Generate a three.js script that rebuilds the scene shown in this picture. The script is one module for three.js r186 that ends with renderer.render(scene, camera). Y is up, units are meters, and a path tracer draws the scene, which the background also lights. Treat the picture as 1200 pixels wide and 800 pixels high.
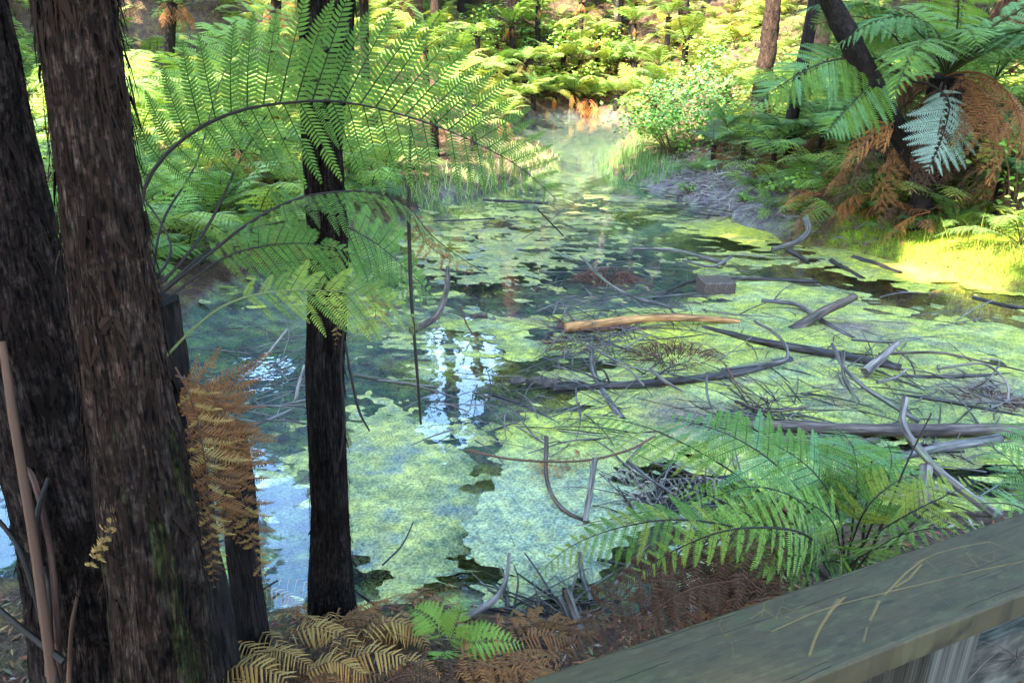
import * as THREE from 'three';
import { mergeGeometries } from 'three/addons/utils/BufferGeometryUtils.js';
import { ImprovedNoise } from 'three/addons/math/ImprovedNoise.js';
import { RoundedBoxGeometry } from 'three/addons/geometries/RoundedBoxGeometry.js';

// ---------------------------------------------------------------- camera, sky, sun, exposure
const F = 870, PITCH = 20.8 * Math.PI / 180, EYE = new THREE.Vector3(0, 2.5, 0);
const scene = new THREE.Scene();
const camera = new THREE.PerspectiveCamera(2 * Math.atan(400 / F) * 180 / Math.PI, 1.5, 0.05, 600);
camera.position.copy(EYE); camera.rotation.x = -PITCH;
const renderer = new THREE.WebGLRenderer({ antialias: true });
renderer.toneMapping = THREE.LinearToneMapping;
renderer.toneMappingExposure = 27;
renderer.shadowMap.enabled = true;
const SUN = new THREE.Vector3(-0.45, 0.80, 0.40).normalize();
{
  const w = 256, h = 128, d = new Float32Array(w * h * 4);
  for (let j = 0; j < h; j++) for (let i = 0; i < w; i++) {
    const el = Math.PI * ((j + 0.5) / h - 0.5), az = 2 * Math.PI * (i + 0.5) / w;
    const s = Math.max(0, Math.sin(el)), k = Math.pow(1 - s, 5);
    // clear blue overhead, paler towards the horizon
    let r = 0.135 + 0.46 * k, g = 0.275 + 0.36 * k, b = 0.52 + 0.08 * k;
    const dx = Math.cos(el) * Math.cos(az - Math.PI), dz = Math.cos(el) * Math.sin(az - Math.PI);
    const gl = Math.max(0, dx * SUN.x + Math.sin(el) * SUN.y + dz * SUN.z), a = 0.35 * Math.pow(gl, 6);
    r += a; g += a * 0.95; b += a * 0.85;
    if (el < 0) { r = 0.10; g = 0.11; b = 0.09; }
    const o = (j * w + i) * 4, q = 1.0;
    d[o] = r * q; d[o + 1] = g * q; d[o + 2] = b * q; d[o + 3] = 1;
  }
  const t = new THREE.DataTexture(d, w, h, THREE.RGBAFormat, THREE.FloatType);
  t.mapping = THREE.EquirectangularReflectionMapping; t.magFilter = THREE.LinearFilter; t.needsUpdate = true;
  scene.background = t; scene.environment = t;
}
const sun = new THREE.DirectionalLight(new THREE.Color(1.0, 0.93, 0.80), 2.4);
sun.position.copy(SUN).multiplyScalar(60).add(new THREE.Vector3(0, 0, -15)); sun.target.position.set(0, 0, -15);
sun.castShadow = true; sun.shadow.mapSize.set(2048, 2048);
Object.assign(sun.shadow.camera, { left: -45, right: 45, top: 45, bottom: -45, near: 1, far: 150 });
scene.add(sun, sun.target);

// ---------------------------------------------------------------- helpers
let seed = 12345;
const rnd = () => { seed = (seed + 0x6D2B79F5) | 0; let t = Math.imul(seed ^ (seed >>> 15), 1 | seed); t = (t + Math.imul(t ^ (t >>> 7), 61 | t)) ^ t; return ((t ^ (t >>> 14)) >>> 0) / 4294967296; };
const rr = (a, b) => a + (b - a) * rnd();
const V = (x, y, z) => new THREE.Vector3(x, y, z);
const PN = new ImprovedNoise();
const ns = (x, y, z = 0) => PN.noise(x, y, z);
const fbm = (x, y, z = 0, o = 4) => { let s = 0, a = 0.5, f = 1; for (let i = 0; i < o; i++) { s += a * PN.noise(x * f, y * f, z * f + i * 7.3); a *= 0.5; f *= 2.03; } return s; };
const clamp = (x, a = 0, b = 1) => Math.min(b, Math.max(a, x));
const sm = (a, b, x) => { const t = clamp((x - a) / (b - a)); return t * t * (3 - 2 * t); };
const mix = (a, b, t) => a + (b - a) * t;
const CP = Math.cos(PITCH), SP = Math.sin(PITCH);
// photo pixel -> direction; a point on that ray comes from the plane it touches or from a distance
function dir(px, py) { const x = (px - 600) / F, y = -(py - 400) / F; return V(x, y * CP - SP, -y * SP - CP); }
const onY = (px, py, y = 0) => { const d = dir(px, py); return EYE.clone().addScaledVector(d, (y - EYE.y) / d.y); };
const onZ = (px, py, z) => { const d = dir(px, py); return EYE.clone().addScaledVector(d, z / d.z); };
const at = (px, py, depth) => EYE.clone().addScaledVector(dir(px, py), depth);
const depthOf = (p) => (p.y - EYE.y) * -SP + (p.z - EYE.z) * -CP;
const used = {};
function numbered(n) { const k = used[n] = (used[n] ?? -1) + 1; return k ? `${n}_${String(k).padStart(3, '0')}` : n; }
function tag(o, label, category, group, kind) {
  if (label) o.userData.label = label; if (category) o.userData.category = category;
  if (group) o.userData.group = group; if (kind) o.userData.kind = kind; return o;
}
function thing(name, label, category, pos, group) { const o = new THREE.Group(); o.name = numbered(name); o.position.copy(pos); tag(o, label, category, group); scene.add(o); return o; }
function mesh(name, geo, mat, parent = scene) { const m = new THREE.Mesh(geo, mat); m.name = parent === scene ? numbered(name) : name; m.castShadow = m.receiveShadow = true; parent.add(m); return m; }
// a top-level mesh whose origin is at its base
function solo(name, geo, mat, base, label, category, group, kind) { geo.translate(-base.x, -base.y, -base.z); const m = mesh(name, geo, mat); m.position.copy(base); return tag(m, label, category, group, kind); }
class MB { // triangle soup
  constructor() { this.p = []; this.c = []; this.u = []; this.i = []; this.n = 0; }
  v(x, y, z, c, u = 0, w = 0) { this.p.push(x, y, z); if (c) this.c.push(c[0], c[1], c[2]); else this.c.push(1, 1, 1); this.u.push(u, w); return this.n++; }
  t(a, b, c) { this.i.push(a, b, c); }
  geo(smooth = true) {
    const g = new THREE.BufferGeometry();
    g.setAttribute('position', new THREE.Float32BufferAttribute(this.p, 3));
    g.setAttribute('color', new THREE.Float32BufferAttribute(this.c, 3));
    g.setAttribute('uv', new THREE.Float32BufferAttribute(this.u, 2));
    g.setIndex(this.i); if (smooth) g.computeVertexNormals(); return g;
  }
}
// tube through points with a radius at each, closed ends; disp(angle, s, k) adds to the radius
function tube(pts, radii, seg = 8, rows = 12, disp = null, col = null, mb = null) {
  const own = !mb; mb = mb || new MB();
  const curve = new THREE.CatmullRomCurve3(pts, false, 'centripetal');
  const len = curve.getLength(); let prev = null;
  const start = mb.n, rm = radii.reduce((a, b) => a + b, 0) / radii.length;
  for (let k = 0; k <= rows; k++) {
    const t = k / rows, p = curve.getPoint(t), T = curve.getTangent(t);
    let N = prev ? prev.clone().addScaledVector(T, -prev.dot(T)) : (Math.abs(T.y) < 0.9 ? V(0, 1, 0) : V(0, 0, 1)).addScaledVector(T, -(Math.abs(T.y) < 0.9 ? T.y : T.z));
    N.normalize(); prev = N; const B = T.clone().cross(N);
    const f = t * (radii.length - 1), i0 = Math.min(radii.length - 2, Math.floor(f)), r0 = mix(radii[i0], radii[i0 + 1], f - i0);
    for (let j = 0; j <= seg; j++) {
      const a = j / seg * Math.PI * 2, r = r0 + (disp ? disp(j === seg ? 0 : a, t * len, t) : 0), ca = Math.cos(a) * r, sa = Math.sin(a) * r;
      mb.v(p.x + N.x * ca + B.x * sa, p.y + N.y * ca + B.y * sa, p.z + N.z * ca + B.z * sa, col ? col(a, t * len, t) : null, j / seg * Math.PI * 2 * rm, t * len);
    }
  }
  for (let k = 0; k < rows; k++) for (let j = 0; j < seg; j++) { const a = start + k * (seg + 1) + j, b = a + 1, c = a + seg + 1, d = c + 1; mb.t(a, c, b); mb.t(b, c, d); }
  for (const [row, p, flip] of [[0, pts[0], 0], [rows, pts[pts.length - 1], 1]]) {
    const c = mb.v(p.x, p.y, p.z, col ? col(0, row / rows * len, row / rows) : null, 0, 0);
    for (let j = 0; j < seg; j++) { const a = start + row * (seg + 1) + j; flip ? mb.t(c, a, a + 1) : mb.t(c, a + 1, a); }
  }
  return own ? mb.geo() : null;
}

// ---------------------------------------------------------------- materials
function tex(w, h, f, srgb = false, rx = 1, ry = 1) {
  const d = new Uint8Array(w * h * 4);
  for (let j = 0; j < h; j++) for (let i = 0; i < w; i++) { const v = f(i / w, j / h), o = (j * w + i) * 4; if (v.length) { d[o] = v[0] * 255; d[o + 1] = v[1] * 255; d[o + 2] = v[2] * 255; } else d[o] = d[o + 1] = d[o + 2] = clamp(v) * 255; d[o + 3] = 255; }
  const t = new THREE.DataTexture(d, w, h); t.wrapS = t.wrapT = THREE.RepeatWrapping; t.magFilter = t.minFilter = THREE.LinearFilter; if (srgb) t.colorSpace = THREE.SRGBColorSpace; t.repeat.set(rx, ry); t.needsUpdate = true; return t;
}
// tileable noise from a torus
const tn = (u, v, su, sv, o = 4) => {
  let s = 0, am = 0.5, f = 1;
  for (let i = 0; i < o; i++) {
    const X = su * f, Y = sv * f, z = i * 5.7 + 0.31, q = (p, r) => PN.noise(p * X + 0.37, r * Y + 0.53, z), du = u * u * (3 - 2 * u), dv = v * v * (3 - 2 * v);
    const m = Math.sqrt((1 - du) ** 2 + du * du) * Math.sqrt((1 - dv) ** 2 + dv * dv);
    s += am * ((1 - du) * (1 - dv) * q(u, v) + du * (1 - dv) * q(u - 1, v) + (1 - du) * dv * q(u, v - 1) + du * dv * q(u - 1, v - 1)) / m; am *= 0.5; f *= 2;
  }
  return s;
};
const barkTone = tex(256, 512, (u, v) => { const n = tn(u, v, 40, 9, 4), m = tn(u, v, 6, 5, 3); const k = clamp(0.62 + n * 0.75 + m * 0.5); return [clamp(k * 1.0), clamp(k * 0.98), clamp(k * 0.95)]; }, true, 2, 1);
const barkBump = tex(256, 512, (u, v) => 0.5 + tn(u, v, 52, 8, 4) * 1.2, false, 2, 1);
const nearBarkTone = tex(512, 1024, (u, v) => { const n = tn(u, v, 60, 16, 4), m = tn(u, v, 9, 7, 3), f = tn(u, v, 26, 44, 3), k = clamp(0.55 + n * 0.8 + m * 0.55 + f * 0.45); return [k, clamp(k * (0.97 + m * 0.12)), clamp(k * (0.94 + m * 0.2))]; }, true, 2.2, 1.1);
const nearBarkBump = tex(512, 1024, (u, v) => 0.5 + tn(u, v, 60, 13, 4) * 0.9 + tn(u, v, 26, 40, 3) * 0.5, false, 2.2, 1.1);
const woodTone = tex(128, 512, (u, v) => { const n = tn(u, v, 14, 5, 4), s = tn(u, v, 50, 3, 2), k = clamp(0.72 + n * 0.7 + s * 0.35); return [k, k, k]; }, true, 3, 1);
const grainTone = tex(512, 512, (u, v) => { const n = tn(u, v, 60, 60, 3), m = tn(u, v, 8, 8, 3), k = clamp(0.74 + n * 0.35 + m * 0.35); return [k, clamp(k * (1 + m * 0.25)), clamp(k * (1 - m * 0.3))]; }, true, 0.8, 0.8);
const grainBump = tex(512, 512, (u, v) => 0.5 + tn(u, v, 40, 40, 4), false, 0.8, 0.8);
const algaeTone = tex(512, 512, (u, v) => { const n = tn(u, v, 90, 90, 3), m = tn(u, v, 18, 18, 3), k = clamp(0.80 + n * 0.55 + m * 0.35); return [clamp(k + m * 0.1), k, clamp(k - m * 0.25)]; }, true, 0.7, 0.7);
const rippleBump = tex(256, 256, (u, v) => 0.5 + tn(u, v, 14, 14, 3) * 0.9, false, 0.35, 0.35);
const std = (rgb, o = {}) => { const m = new THREE.MeshPhysicalMaterial({ roughness: 0.85, specularIntensity: 0.3, vertexColors: true, side: THREE.DoubleSide, ...o }); m.color.setRGB(...rgb); return m; };
const leaf = (rgb, tr = 0.45, rough = 0.75, o = {}) => { const m = new THREE.MeshPhysicalMaterial({ roughness: rough, transmission: tr, thickness: 0, ior: 1.35, specularIntensity: 0.35, vertexColors: true, side: THREE.DoubleSide, ...o }); m.color.setRGB(...rgb); return m; };
const M = {
  fernHero: leaf([0.080, 0.145, 0.018]), fernHeroLight: leaf([0.105, 0.175, 0.02]),
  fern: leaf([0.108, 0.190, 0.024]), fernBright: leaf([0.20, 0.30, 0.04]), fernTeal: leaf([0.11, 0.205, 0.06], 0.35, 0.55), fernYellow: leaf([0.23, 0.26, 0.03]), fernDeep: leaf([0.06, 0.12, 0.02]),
  fernOlive: leaf([0.12, 0.16, 0.02], 0.35), silver: leaf([0.22, 0.28, 0.20], 0.25, 0.6),
  gold: leaf([0.35, 0.205, 0.058], 0.3, 0.8), rust: leaf([0.215, 0.09, 0.030], 0.3, 0.85), brown: leaf([0.070, 0.036, 0.020], 0.2, 0.9), ash: leaf([0.29, 0.225, 0.18], 0.2, 0.7), orange: leaf([0.42, 0.16, 0.04], 0.35),
  stem: std([0.022, 0.016, 0.011], { roughness: 0.6 }), stemGreen: std([0.10, 0.10, 0.03], { roughness: 0.6 }), stemBrown: std([0.09, 0.045, 0.025]),
  bark: std([0.062, 0.036, 0.024], { map: barkTone, bumpMap: barkBump, bumpScale: 0.012, roughness: 0.95 }),
  barkNear: std([0.084, 0.050, 0.034], { map: nearBarkTone, bumpMap: nearBarkBump, bumpScale: 0.02, roughness: 1, specularIntensity: 0.15 }), barkLeaning: std([0.054, 0.034, 0.025], { map: nearBarkTone, bumpMap: nearBarkBump, bumpScale: 0.02, roughness: 1, specularIntensity: 0.15 }), barkNearDark: std([0.036, 0.024, 0.018], { map: nearBarkTone, bumpMap: nearBarkBump, bumpScale: 0.02, roughness: 1, specularIntensity: 0.15 }),
  barkDark: std([0.030, 0.020, 0.015], { map: barkTone, bumpMap: barkBump, bumpScale: 0.012, roughness: 0.9 }),
  barkRed: std([0.20, 0.10, 0.06], { map: barkTone, bumpMap: barkBump, bumpScale: 0.03, roughness: 0.95 }),
  barkPale: std([0.38, 0.31, 0.24], { map: barkTone, bumpMap: barkBump, bumpScale: 0.02 }),
  logWet: std([0.058, 0.043, 0.036], { map: woodTone, bumpMap: woodTone, bumpScale: 0.006, roughness: 0.42 }),
  logGrey: std([0.15, 0.122, 0.105], { map: woodTone, bumpMap: woodTone, bumpScale: 0.005, roughness: 0.55 }),
  logBrown: std([0.125, 0.082, 0.062], { map: woodTone, bumpMap: woodTone, bumpScale: 0.005, roughness: 0.6 }),
  logPale: std([0.23, 0.175, 0.14], { map: woodTone, bumpMap: woodTone, bumpScale: 0.004, roughness: 0.7 }),
  logOrange: std([0.48, 0.215, 0.075], { map: woodTone, bumpMap: woodTone, bumpScale: 0.004, roughness: 0.6 }),
  root: std([0.16, 0.075, 0.05], { map: woodTone, bumpMap: woodTone, bumpScale: 0.01 }),
  ground: std([1, 1, 1], { map: grainTone, bumpMap: grainBump, bumpScale: 0.03, roughness: 0.95 }),
  bed: std([1, 1, 1], { map: grainTone, bumpMap: grainBump, bumpScale: 0.03, roughness: 0.95 }),
  algae: std([1, 1, 1], { map: algaeTone, bumpMap: algaeTone, bumpScale: 0.012, roughness: 0.62 }),
  litter: leaf([1, 1, 1], 0.15, 0.85), shrub: leaf([0.15, 0.29, 0.05], 0.4, 0.5), shrubLight: leaf([0.22, 0.34, 0.06], 0.4, 0.5), shrubTeal: leaf([0.10, 0.22, 0.09], 0.3, 0.4), grass: leaf([0.13, 0.24, 0.06], 0.35, 0.6), canopy: leaf([0.10, 0.15, 0.03], 0.4, 0.8),
  
  grassPale: leaf([0.24, 0.32, 0.10], 0.35, 0.7),
  mossBlade: leaf([0.22, 0.30, 0.03], 0.35, 0.7), blockWood: std([0.115, 0.075, 0.055], { map: woodTone, roughness: 0.55, specularIntensity: 0.6 }),
  needleGrass: leaf([0.09, 0.12, 0.04], 0.2, 0.6),
};
{
  const m = new THREE.MeshPhysicalMaterial({ transmission: 1, thickness: 0, roughness: 0.03, ior: 1.33, bumpMap: rippleBump, bumpScale: 0.0022, side: THREE.DoubleSide });
  m.color.setRGB(0.95, 0.97, 0.93); M.water = m;
}

// ---------------------------------------------------------------- the pond, its banks and its bed
const shorePx = [[605, 141], [640, 137], [690, 136], [738, 139], [742, 150], [728, 170], [716, 190], [722, 207], [760, 220], [820, 243], [880, 268], [925, 287], [965, 291], [1010, 297], [1060, 314], [1130, 333], [1200, 345], [1330, 365], [1560, 430], [1560, 560], [1300, 600], [1100, 606], [980, 615], [880, 655], [800, 695], [720, 722], [640, 726], [560, 718], [480, 712], [400, 728], [330, 735], [270, 750], [200, 740], [60, 690], [-150, 660], [-200, 585], [-60, 548], [60, 505], [180, 400], [250, 345], [300, 322], [380, 300], [440, 275], [490, 248], [505, 236], [560, 228], [600, 215], [640, 195], [652, 184], [640, 172], [600, 163], [590, 150]];
const shore = shorePx.map(([x, y]) => onY(x, y, 0)).map(p => [p.x, p.z]);
function shoreDist(x, z) { // positive on land
  let best = 1e9, inside = false;
  for (let i = 0, j = shore.length - 1; i < shore.length; j = i++) {
    const [ax, az] = shore[j], [bx, bz] = shore[i], dx = bx - ax, dz = bz - az;
    const t = clamp(((x - ax) * dx + (z - az) * dz) / (dx * dx + dz * dz)), ex = x - ax - dx * t, ez = z - az - dz * t;
    best = Math.min(best, ex * ex + ez * ez);
    if ((az > z) !== (bz > z) && x < ax + (z - az) / (bz - az) * dx) inside = !inside;
  }
  return Math.sqrt(best) * (inside ? -1 : 1);
}
function height(x, z) {
  let d = shoreDist(x, z) + 0.12 * ns(x * 1.3, z * 1.3, 2) * clamp(-z / 4, 0.4, 1.6);
  const n = fbm(x * 0.6, z * 0.6, 5);
  if (d < 0) return -Math.min(0.5, 0.02 + 0.45 * (1 - Math.exp(d * 1.4))) + n * 0.06;
  const near = sm(-3.6, -2.2, z), right = sm(1, 6, x) * (1 - near), far = sm(-24, -32, z);
  let h = 0.04 + 0.20 * (1 - Math.exp(-d / 0.45)) * mix(1, 0.75, near);
  h += d * mix(mix(0.12, 0.22, right), 0.03, near) + far * d * 0.5;
  h += n * Math.min(0.5, 0.1 + d * 0.12) * mix(1, 0.35, near);
  return Math.min(h, 26 + n);
}
const ground = (px, py) => { // where the pixel's ray meets the terrain
  const d = dir(px, py); let t = 0.8;
  for (let k = 0; k < 600; k++) { const p = EYE.clone().addScaledVector(d, t); if (p.y < height(p.x, p.z)) return p; t *= 1.012; }
  return EYE.clone().addScaledVector(d, 60);
};
const moss = [onY(1110, 300), onY(1180, 318), onY(1040, 285)], ash = [onY(850, 228, 0.2), onY(800, 215, 0.1), onY(900, 240, 0.3)], deep = [[onY(300, 400), 1.3], [onY(545, 450), 0.45], [onY(640, 345), 0.7], [onY(765, 282), 1.6], [onY(360, 640), 0.5], [onY(20, 600), 0.8], [onY(420, 420), 0.7], [onY(520, 420), 0.4]], weed = [onY(480, 530), onY(470, 640), onY(450, 480), onY(540, 390), onY(500, 585)], sand = [onY(530, 232)];  // deep lists spots where the bed colour is darkened for the sky reflections
const nearTo = (list, x, z, r) => { let b = 0; for (const p of list) b = Math.max(b, Math.exp(-((x - p.x) ** 2 + (z - p.z) ** 2) / (r * r))); return b; };
const axis = (stops) => { const a = []; for (const [p, q, s] of stops) for (let v = p; v < q - 1e-6; v += s) a.push(v); a.push(stops[stops.length - 1][1]); return a; };
{
  const xs = axis([[-220, -40, 12], [-40, -10, 1], [-10, 10, 0.11], [10, 40, 1], [40, 220, 12]]);
  const zs = axis([[-260, -60, 12], [-60, -20, 0.6], [-20, -9, 0.22], [-9, 0, 0.085], [0, 16, 1], [16, 120, 13]]);
  const mb = new MB(), c = [0, 0, 0];
  for (const z of zs) for (const x of xs) {
    const h = height(x, z), n = fbm(x * 2.2, z * 2.2, 9), m = ns(x * 0.7, z * 0.7, 4);
    let r = 0.115 + n * 0.08, g = 0.066 + n * 0.045, b = 0.038 + n * 0.02;               // needle and fern litter
    const put = (k, R, G, B) => { k = clamp(k); r = mix(r, R, k); g = mix(g, G, k); b = mix(b, B, k); };
    put(sm(0.05, 0.35, m) * 0.5, 0.06, 0.075, 0.02);
    put(nearTo(ash, x, z, 1.3) * 1.3 + n * 0.5 - 0.3, 0.25, 0.22, 0.22);
    put(nearTo(moss, x, z, 1.5) * 1.5 + n - 0.35, 0.24, 0.30, 0.025);
    put(nearTo(sand, x, z, 0.7) * 1.4 - 0.3, 0.22, 0.18, 0.13);
    if (h < 0.005) { // pond bed: silt with yellow and blue-green growth
      const y = fbm(x * 1.5, z * 1.5, 21), w = fbm(x * 3, z * 3, 14);
      r = 0.25 + w * 0.4; g = 0.25 + w * 0.4; b = 0.18 + w * 0.3;
      put(sm(0.0, 0.25, y - 0.12 + 0.4 * nearTo(weed, x, z, 0.6)), 0.62 + w * 0.3, 0.57 + w * 0.3, 0.17);
      put(sm(0.05, 0.30, -y) * 0.9, 0.12, 0.17, 0.15);
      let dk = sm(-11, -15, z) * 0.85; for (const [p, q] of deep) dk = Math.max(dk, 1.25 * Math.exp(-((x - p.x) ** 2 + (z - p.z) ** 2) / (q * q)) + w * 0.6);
      put(dk, 0.065 + w * 0.08, 0.095 + w * 0.09, 0.08 + w * 0.07); // bed colour darkened here so mirrored sky and ferns show stronger
      put(sm(-0.06, 0, h) * 0.6, 0.19, 0.13, 0.09);
      put(nearTo(moss, x, z, 2.2) * 1.3 + w - 0.2, 0.34, 0.21, 0.045);
    }
    c[0] = Math.max(0.01, r); c[1] = Math.max(0.01, g); c[2] = Math.max(0.008, b);
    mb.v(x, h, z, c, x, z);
  }
  const nx = xs.length;
  for (let j = 0; j < zs.length - 1; j++) for (let i = 0; i < nx - 1; i++) { const a = j * nx + i; mb.t(a, a + nx, a + 1); mb.t(a + 1, a + nx, a + nx + 1); }
  tag(mesh('ground', mb.geo(), M.ground), 'forest ground of brown litter and moss sloping into the pond', 'ground', null, 'structure');
  const w = new THREE.PlaneGeometry(60, 44, 1, 1); w.rotateX(-Math.PI / 2);
  const uv = w.attributes.uv; for (let i = 0; i < uv.count; i++) uv.setXY(i, uv.getX(i) * 60, uv.getY(i) * 44);
  const wm = mesh('pond_water', w, M.water); wm.position.set(2, 0, -20); tag(wm, 'still clear pond water mirroring trees and sky', 'water', null, 'structure');
}

// floating algae: sheets with ragged outlines cut out of a noise field
{
  const A = (px, py, r, w) => { const p = onY(px, py); return [p.x, p.z, r, w]; };
  const more = [A(1100, 400, 2.2, .5), A(960, 400, 1.3, .5), A(830, 470, .9, .4), A(1050, 470, .9, .5), A(620, 385, .6, .45), A(595, 505, .55, .55), A(690, 500, .5, .4), A(640, 440, .5, .4), A(770, 395, .6, .6), A(880, 272, 1.2, .7), A(1110, 322, 1.3, .6), A(700, 265, 1.2, .25), A(860, 320, 1, .3), A(540, 600, .55, .5), A(610, 575, .5, .55), A(690, 590, .5, .45), A(570, 645, .4, .4), A(620, 640, .4, .4), A(760, 620, .4, .3), A(680, 640, .3, .3), A(790, 490, .5, .5), A(1150, 465, .5, .4), A(760, 232, 1.2, .5), A(900, 350, 1, .3), A(1000, 350, 1, .25), A(930, 440, .7, .3), A(1180, 400, 1, .3), A(1020, 300, .6, .5),
    A(960, 328, .45, -.6), A(1060, 350, .9, -.75), A(1160, 362, .7, -.6), A(630, 345, .7, -.45), A(760, 285, 1.3, -.55), A(640, 465, .3, -.5), A(560, 460, .55, -.7), A(300, 420, 1.2, -.8), A(330, 620, 1.0, -.8), A(480, 560, .6, -.5), A(430, 480, .7, -.6), A(560, 280, 2.0, -.35), A(690, 200, 4, -.4), A(800, 575, .3, -.5), A(730, 660, .3, -.5), A(950, 470, .3, -.4), A(870, 440, .3, -.3), A(450, 640, .5, -.6), A(430, 560, .7, -.6), A(390, 640, .6, -.6), A(490, 610, .35, -.5), A(1130, 420, .35, -.6), A(1010, 372, .35, -.5), A(880, 360, .3, -.5), A(690, 425, .25, -.6), A(800, 345, .5, -.5), A(900, 318, .5, -.4), A(740, 320, .6, -.4), A(1090, 450, .3, -.5), A(950, 395, .2, -.4), A(-100, 600, 1, -.8), A(680, 165, 6, -.4)];
  const lime = [.42, .41, .08], olive = [.22, .235, .075], sage = [.37, .385, .21], yellow = [.50, .46, .05], mud = [.20, .14, .11];
  const tint = [[A(540, 610, .9), sage], [A(640, 600, .9), sage], [A(730, 620, .7), sage], [A(780, 395, .5), yellow], [A(880, 272, .9), yellow], [A(1120, 325, 1.3), yellow], [A(1180, 335, 1), yellow], [A(795, 490, .45), mud], [A(1150, 465, .45), mud], [A(755, 228, 1.0), mud], [A(830, 248, .9), mud], [A(700, 330, .5), mud], [A(1000, 385, .35), mud], [A(1080, 480, .5), olive], [A(650, 490, .7), lime]];
  const field = (x, z) => {
    let d = -0.16; for (const [ax, az, r, w] of more) d += w * Math.exp(-((x - ax) ** 2 + (z - az) ** 2) / (r * r));
    const s = sm(0, 1, tintOf(x, z)[1]); d -= 0.3 * sm(-13, -17, z);
    d += 1.0 * fbm(x * 0.9 + 3, z * 1.3, 1, 3) + 1.0 * fbm(x * 2.4, z * 4.6, 8, 3) + (0.3 + 0.35 * s) * fbm(x * 13, z * 17, 3, 2);
    return d - sm(0.02, -0.12, -shoreDist(x, z) ) * 0;
  };
  function tintOf(x, z) {
    let R = lime[0], G = lime[1], B = lime[2], sg = 0;
    const o = sm(-0.12, 0.3, fbm(x * 1.2, z * 1.6, 33) + 0.4 * fbm(x * 7, z * 9, 3)); R = mix(R, olive[0], o); G = mix(G, olive[1], o); B = mix(B, olive[2], o);
    const pg = sm(-0.05, 0.3, fbm(x * 2.3 + 4, z * 3.1, 71, 4)) * 0.45; R = mix(R, .34, pg); G = mix(G, .365, pg); B = mix(B, .21, pg);
    const br = sm(0.10, 0.34, fbm(x * 1.7 + 9, z * 2.4, 12)) * 0.75; R = mix(R, .24, br); G = mix(G, .19, br); B = mix(B, .12, br);
    for (const [[ax, az, r], c] of tint) { const k = clamp(1.25 * Math.exp(-((x - ax) ** 2 + (z - az) ** 2) / (r * r)) + 0.9 * fbm(x * 3, z * 4, 6) - 0.22); if (k > 0) { R = mix(R, c[0], k); G = mix(G, c[1], k); B = mix(B, c[2], k); if (c === sage) sg = Math.max(sg, k); } }
    return [[R, G, B], sg];
  }
// a sheet clipped where its field is above zero
  function sheet(field, tintFn, level, lift, zFar, dx) {
    const zs = []; for (let z = -2.6; z > zFar;) { zs.push(z); z -= clamp(-z * 0.0085, 0.028, 0.2); }
    const mb = new MB(), xs = []; for (let x = -6; x < 13; x += dx) xs.push(x);
    let prev = null;
    const vert = (x, z, f) => { const [c] = tintFn(x, z), k = 1 + 0.5 * fbm(x * 6, z * 8, 2); return mb.v(x, level(x, z) + Math.min(0.011, f * 0.03) * lift + 0.003 * (1 + ns(x * 14, z * 14, 5)), z, [c[0] * k, c[1] * k, c[2] * k], x, z); };
    const cell = (P, Q, S, T) => { for (const tri of [[P, Q, S], [Q, T, S]]) {
      const out = []; for (let k = 0; k < 3; k++) { const a = tri[k], b = tri[(k + 1) % 3]; if (a.f > 0) out.push(a.id ??= vert(a.x, a.z, a.f)); if ((a.f > 0) !== (b.f > 0)) { const t = a.f / (a.f - b.f); out.push(vert(mix(a.x, b.x, t), mix(a.z, b.z, t), 0)); } }
      for (let k = 1; k + 1 < out.length; k++) mb.t(out[0], out[k], out[k + 1]); } };
    for (const z of zs) {
      const lim = -z * 0.78 + 1.2, row = xs.map(x => { if (x < -lim || x > lim + 0.6) return null; return { x, z, f: 0 }; });
      for (const n of row) if (n) n.f = field(n.x, n.z);
      if (prev) for (let i = 0; i < xs.length - 1; i++) { const P = prev[i], Q = prev[i + 1], S = row[i], T = row[i + 1]; if (P && Q && S && T && (P.f > 0 || Q.f > 0 || S.f > 0 || T.f > 0)) { if (shoreDist(P.x, P.z) < 0.3) cell(P, Q, S, T); } }
      prev = row;
    }
    return mb.geo();
  }
  tag(mesh('floating_algae', sheet(field, tintOf, () => 0.003, 1, -36, 0.042), M.algae), 'lime and sage green algae mats floating on the pond', 'algae', null, 'stuff');
  // weed growing under the surface: clumps with clear outlines over the darker silt
  const weedAt = [A(480, 530, .6, .45), A(470, 640, .5, .5), A(450, 480, .5, .4), A(540, 390, .8, .45), A(500, 585, .4, .35), A(560, 300, 1.6, .35), A(600, 260, 2, .3), A(420, 560, .4, .3), A(330, 560, .8, .1), A(300, 400, 1.0, -.35), A(545, 450, .35, -.4), A(360, 650, .3, -.3), A(700, 230, 2, .1)];
  const weedField = (x, z) => { let d = -0.27; for (const [ax, az, r, w] of weedAt) d += w * Math.exp(-((x - ax) ** 2 + (z - az) ** 2) / (r * r)); return d + 0.8 * fbm(x * 2 + 7, z * 2.6, 15, 3) + 0.7 * fbm(x * 6, z * 8, 18, 3) + 0.35 * fbm(x * 18, z * 21, 4, 2); };
  const weedTint = (x, z) => { const k = sm(-0.2, 0.25, fbm(x * 2.2, z * 3, 40)), t = sm(0.05, 0.3, fbm(x * 3.1, z * 4, 52)); return [[mix(mix(.50, .30, k), .28, t), mix(mix(.45, .31, k), .29, t), mix(mix(.17, .14, k), .22, t)]]; };
  tag(mesh('submerged_weed', sheet(weedField, weedTint, (x, z) => Math.max(-0.09, height(x, z) * 0.5) - 0.012, 1.5, -16, 0.05), M.algae), 'yellow and olive weed growing under the clear water', 'water weed', null, 'stuff');
}

console.log('setting done');

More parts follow.
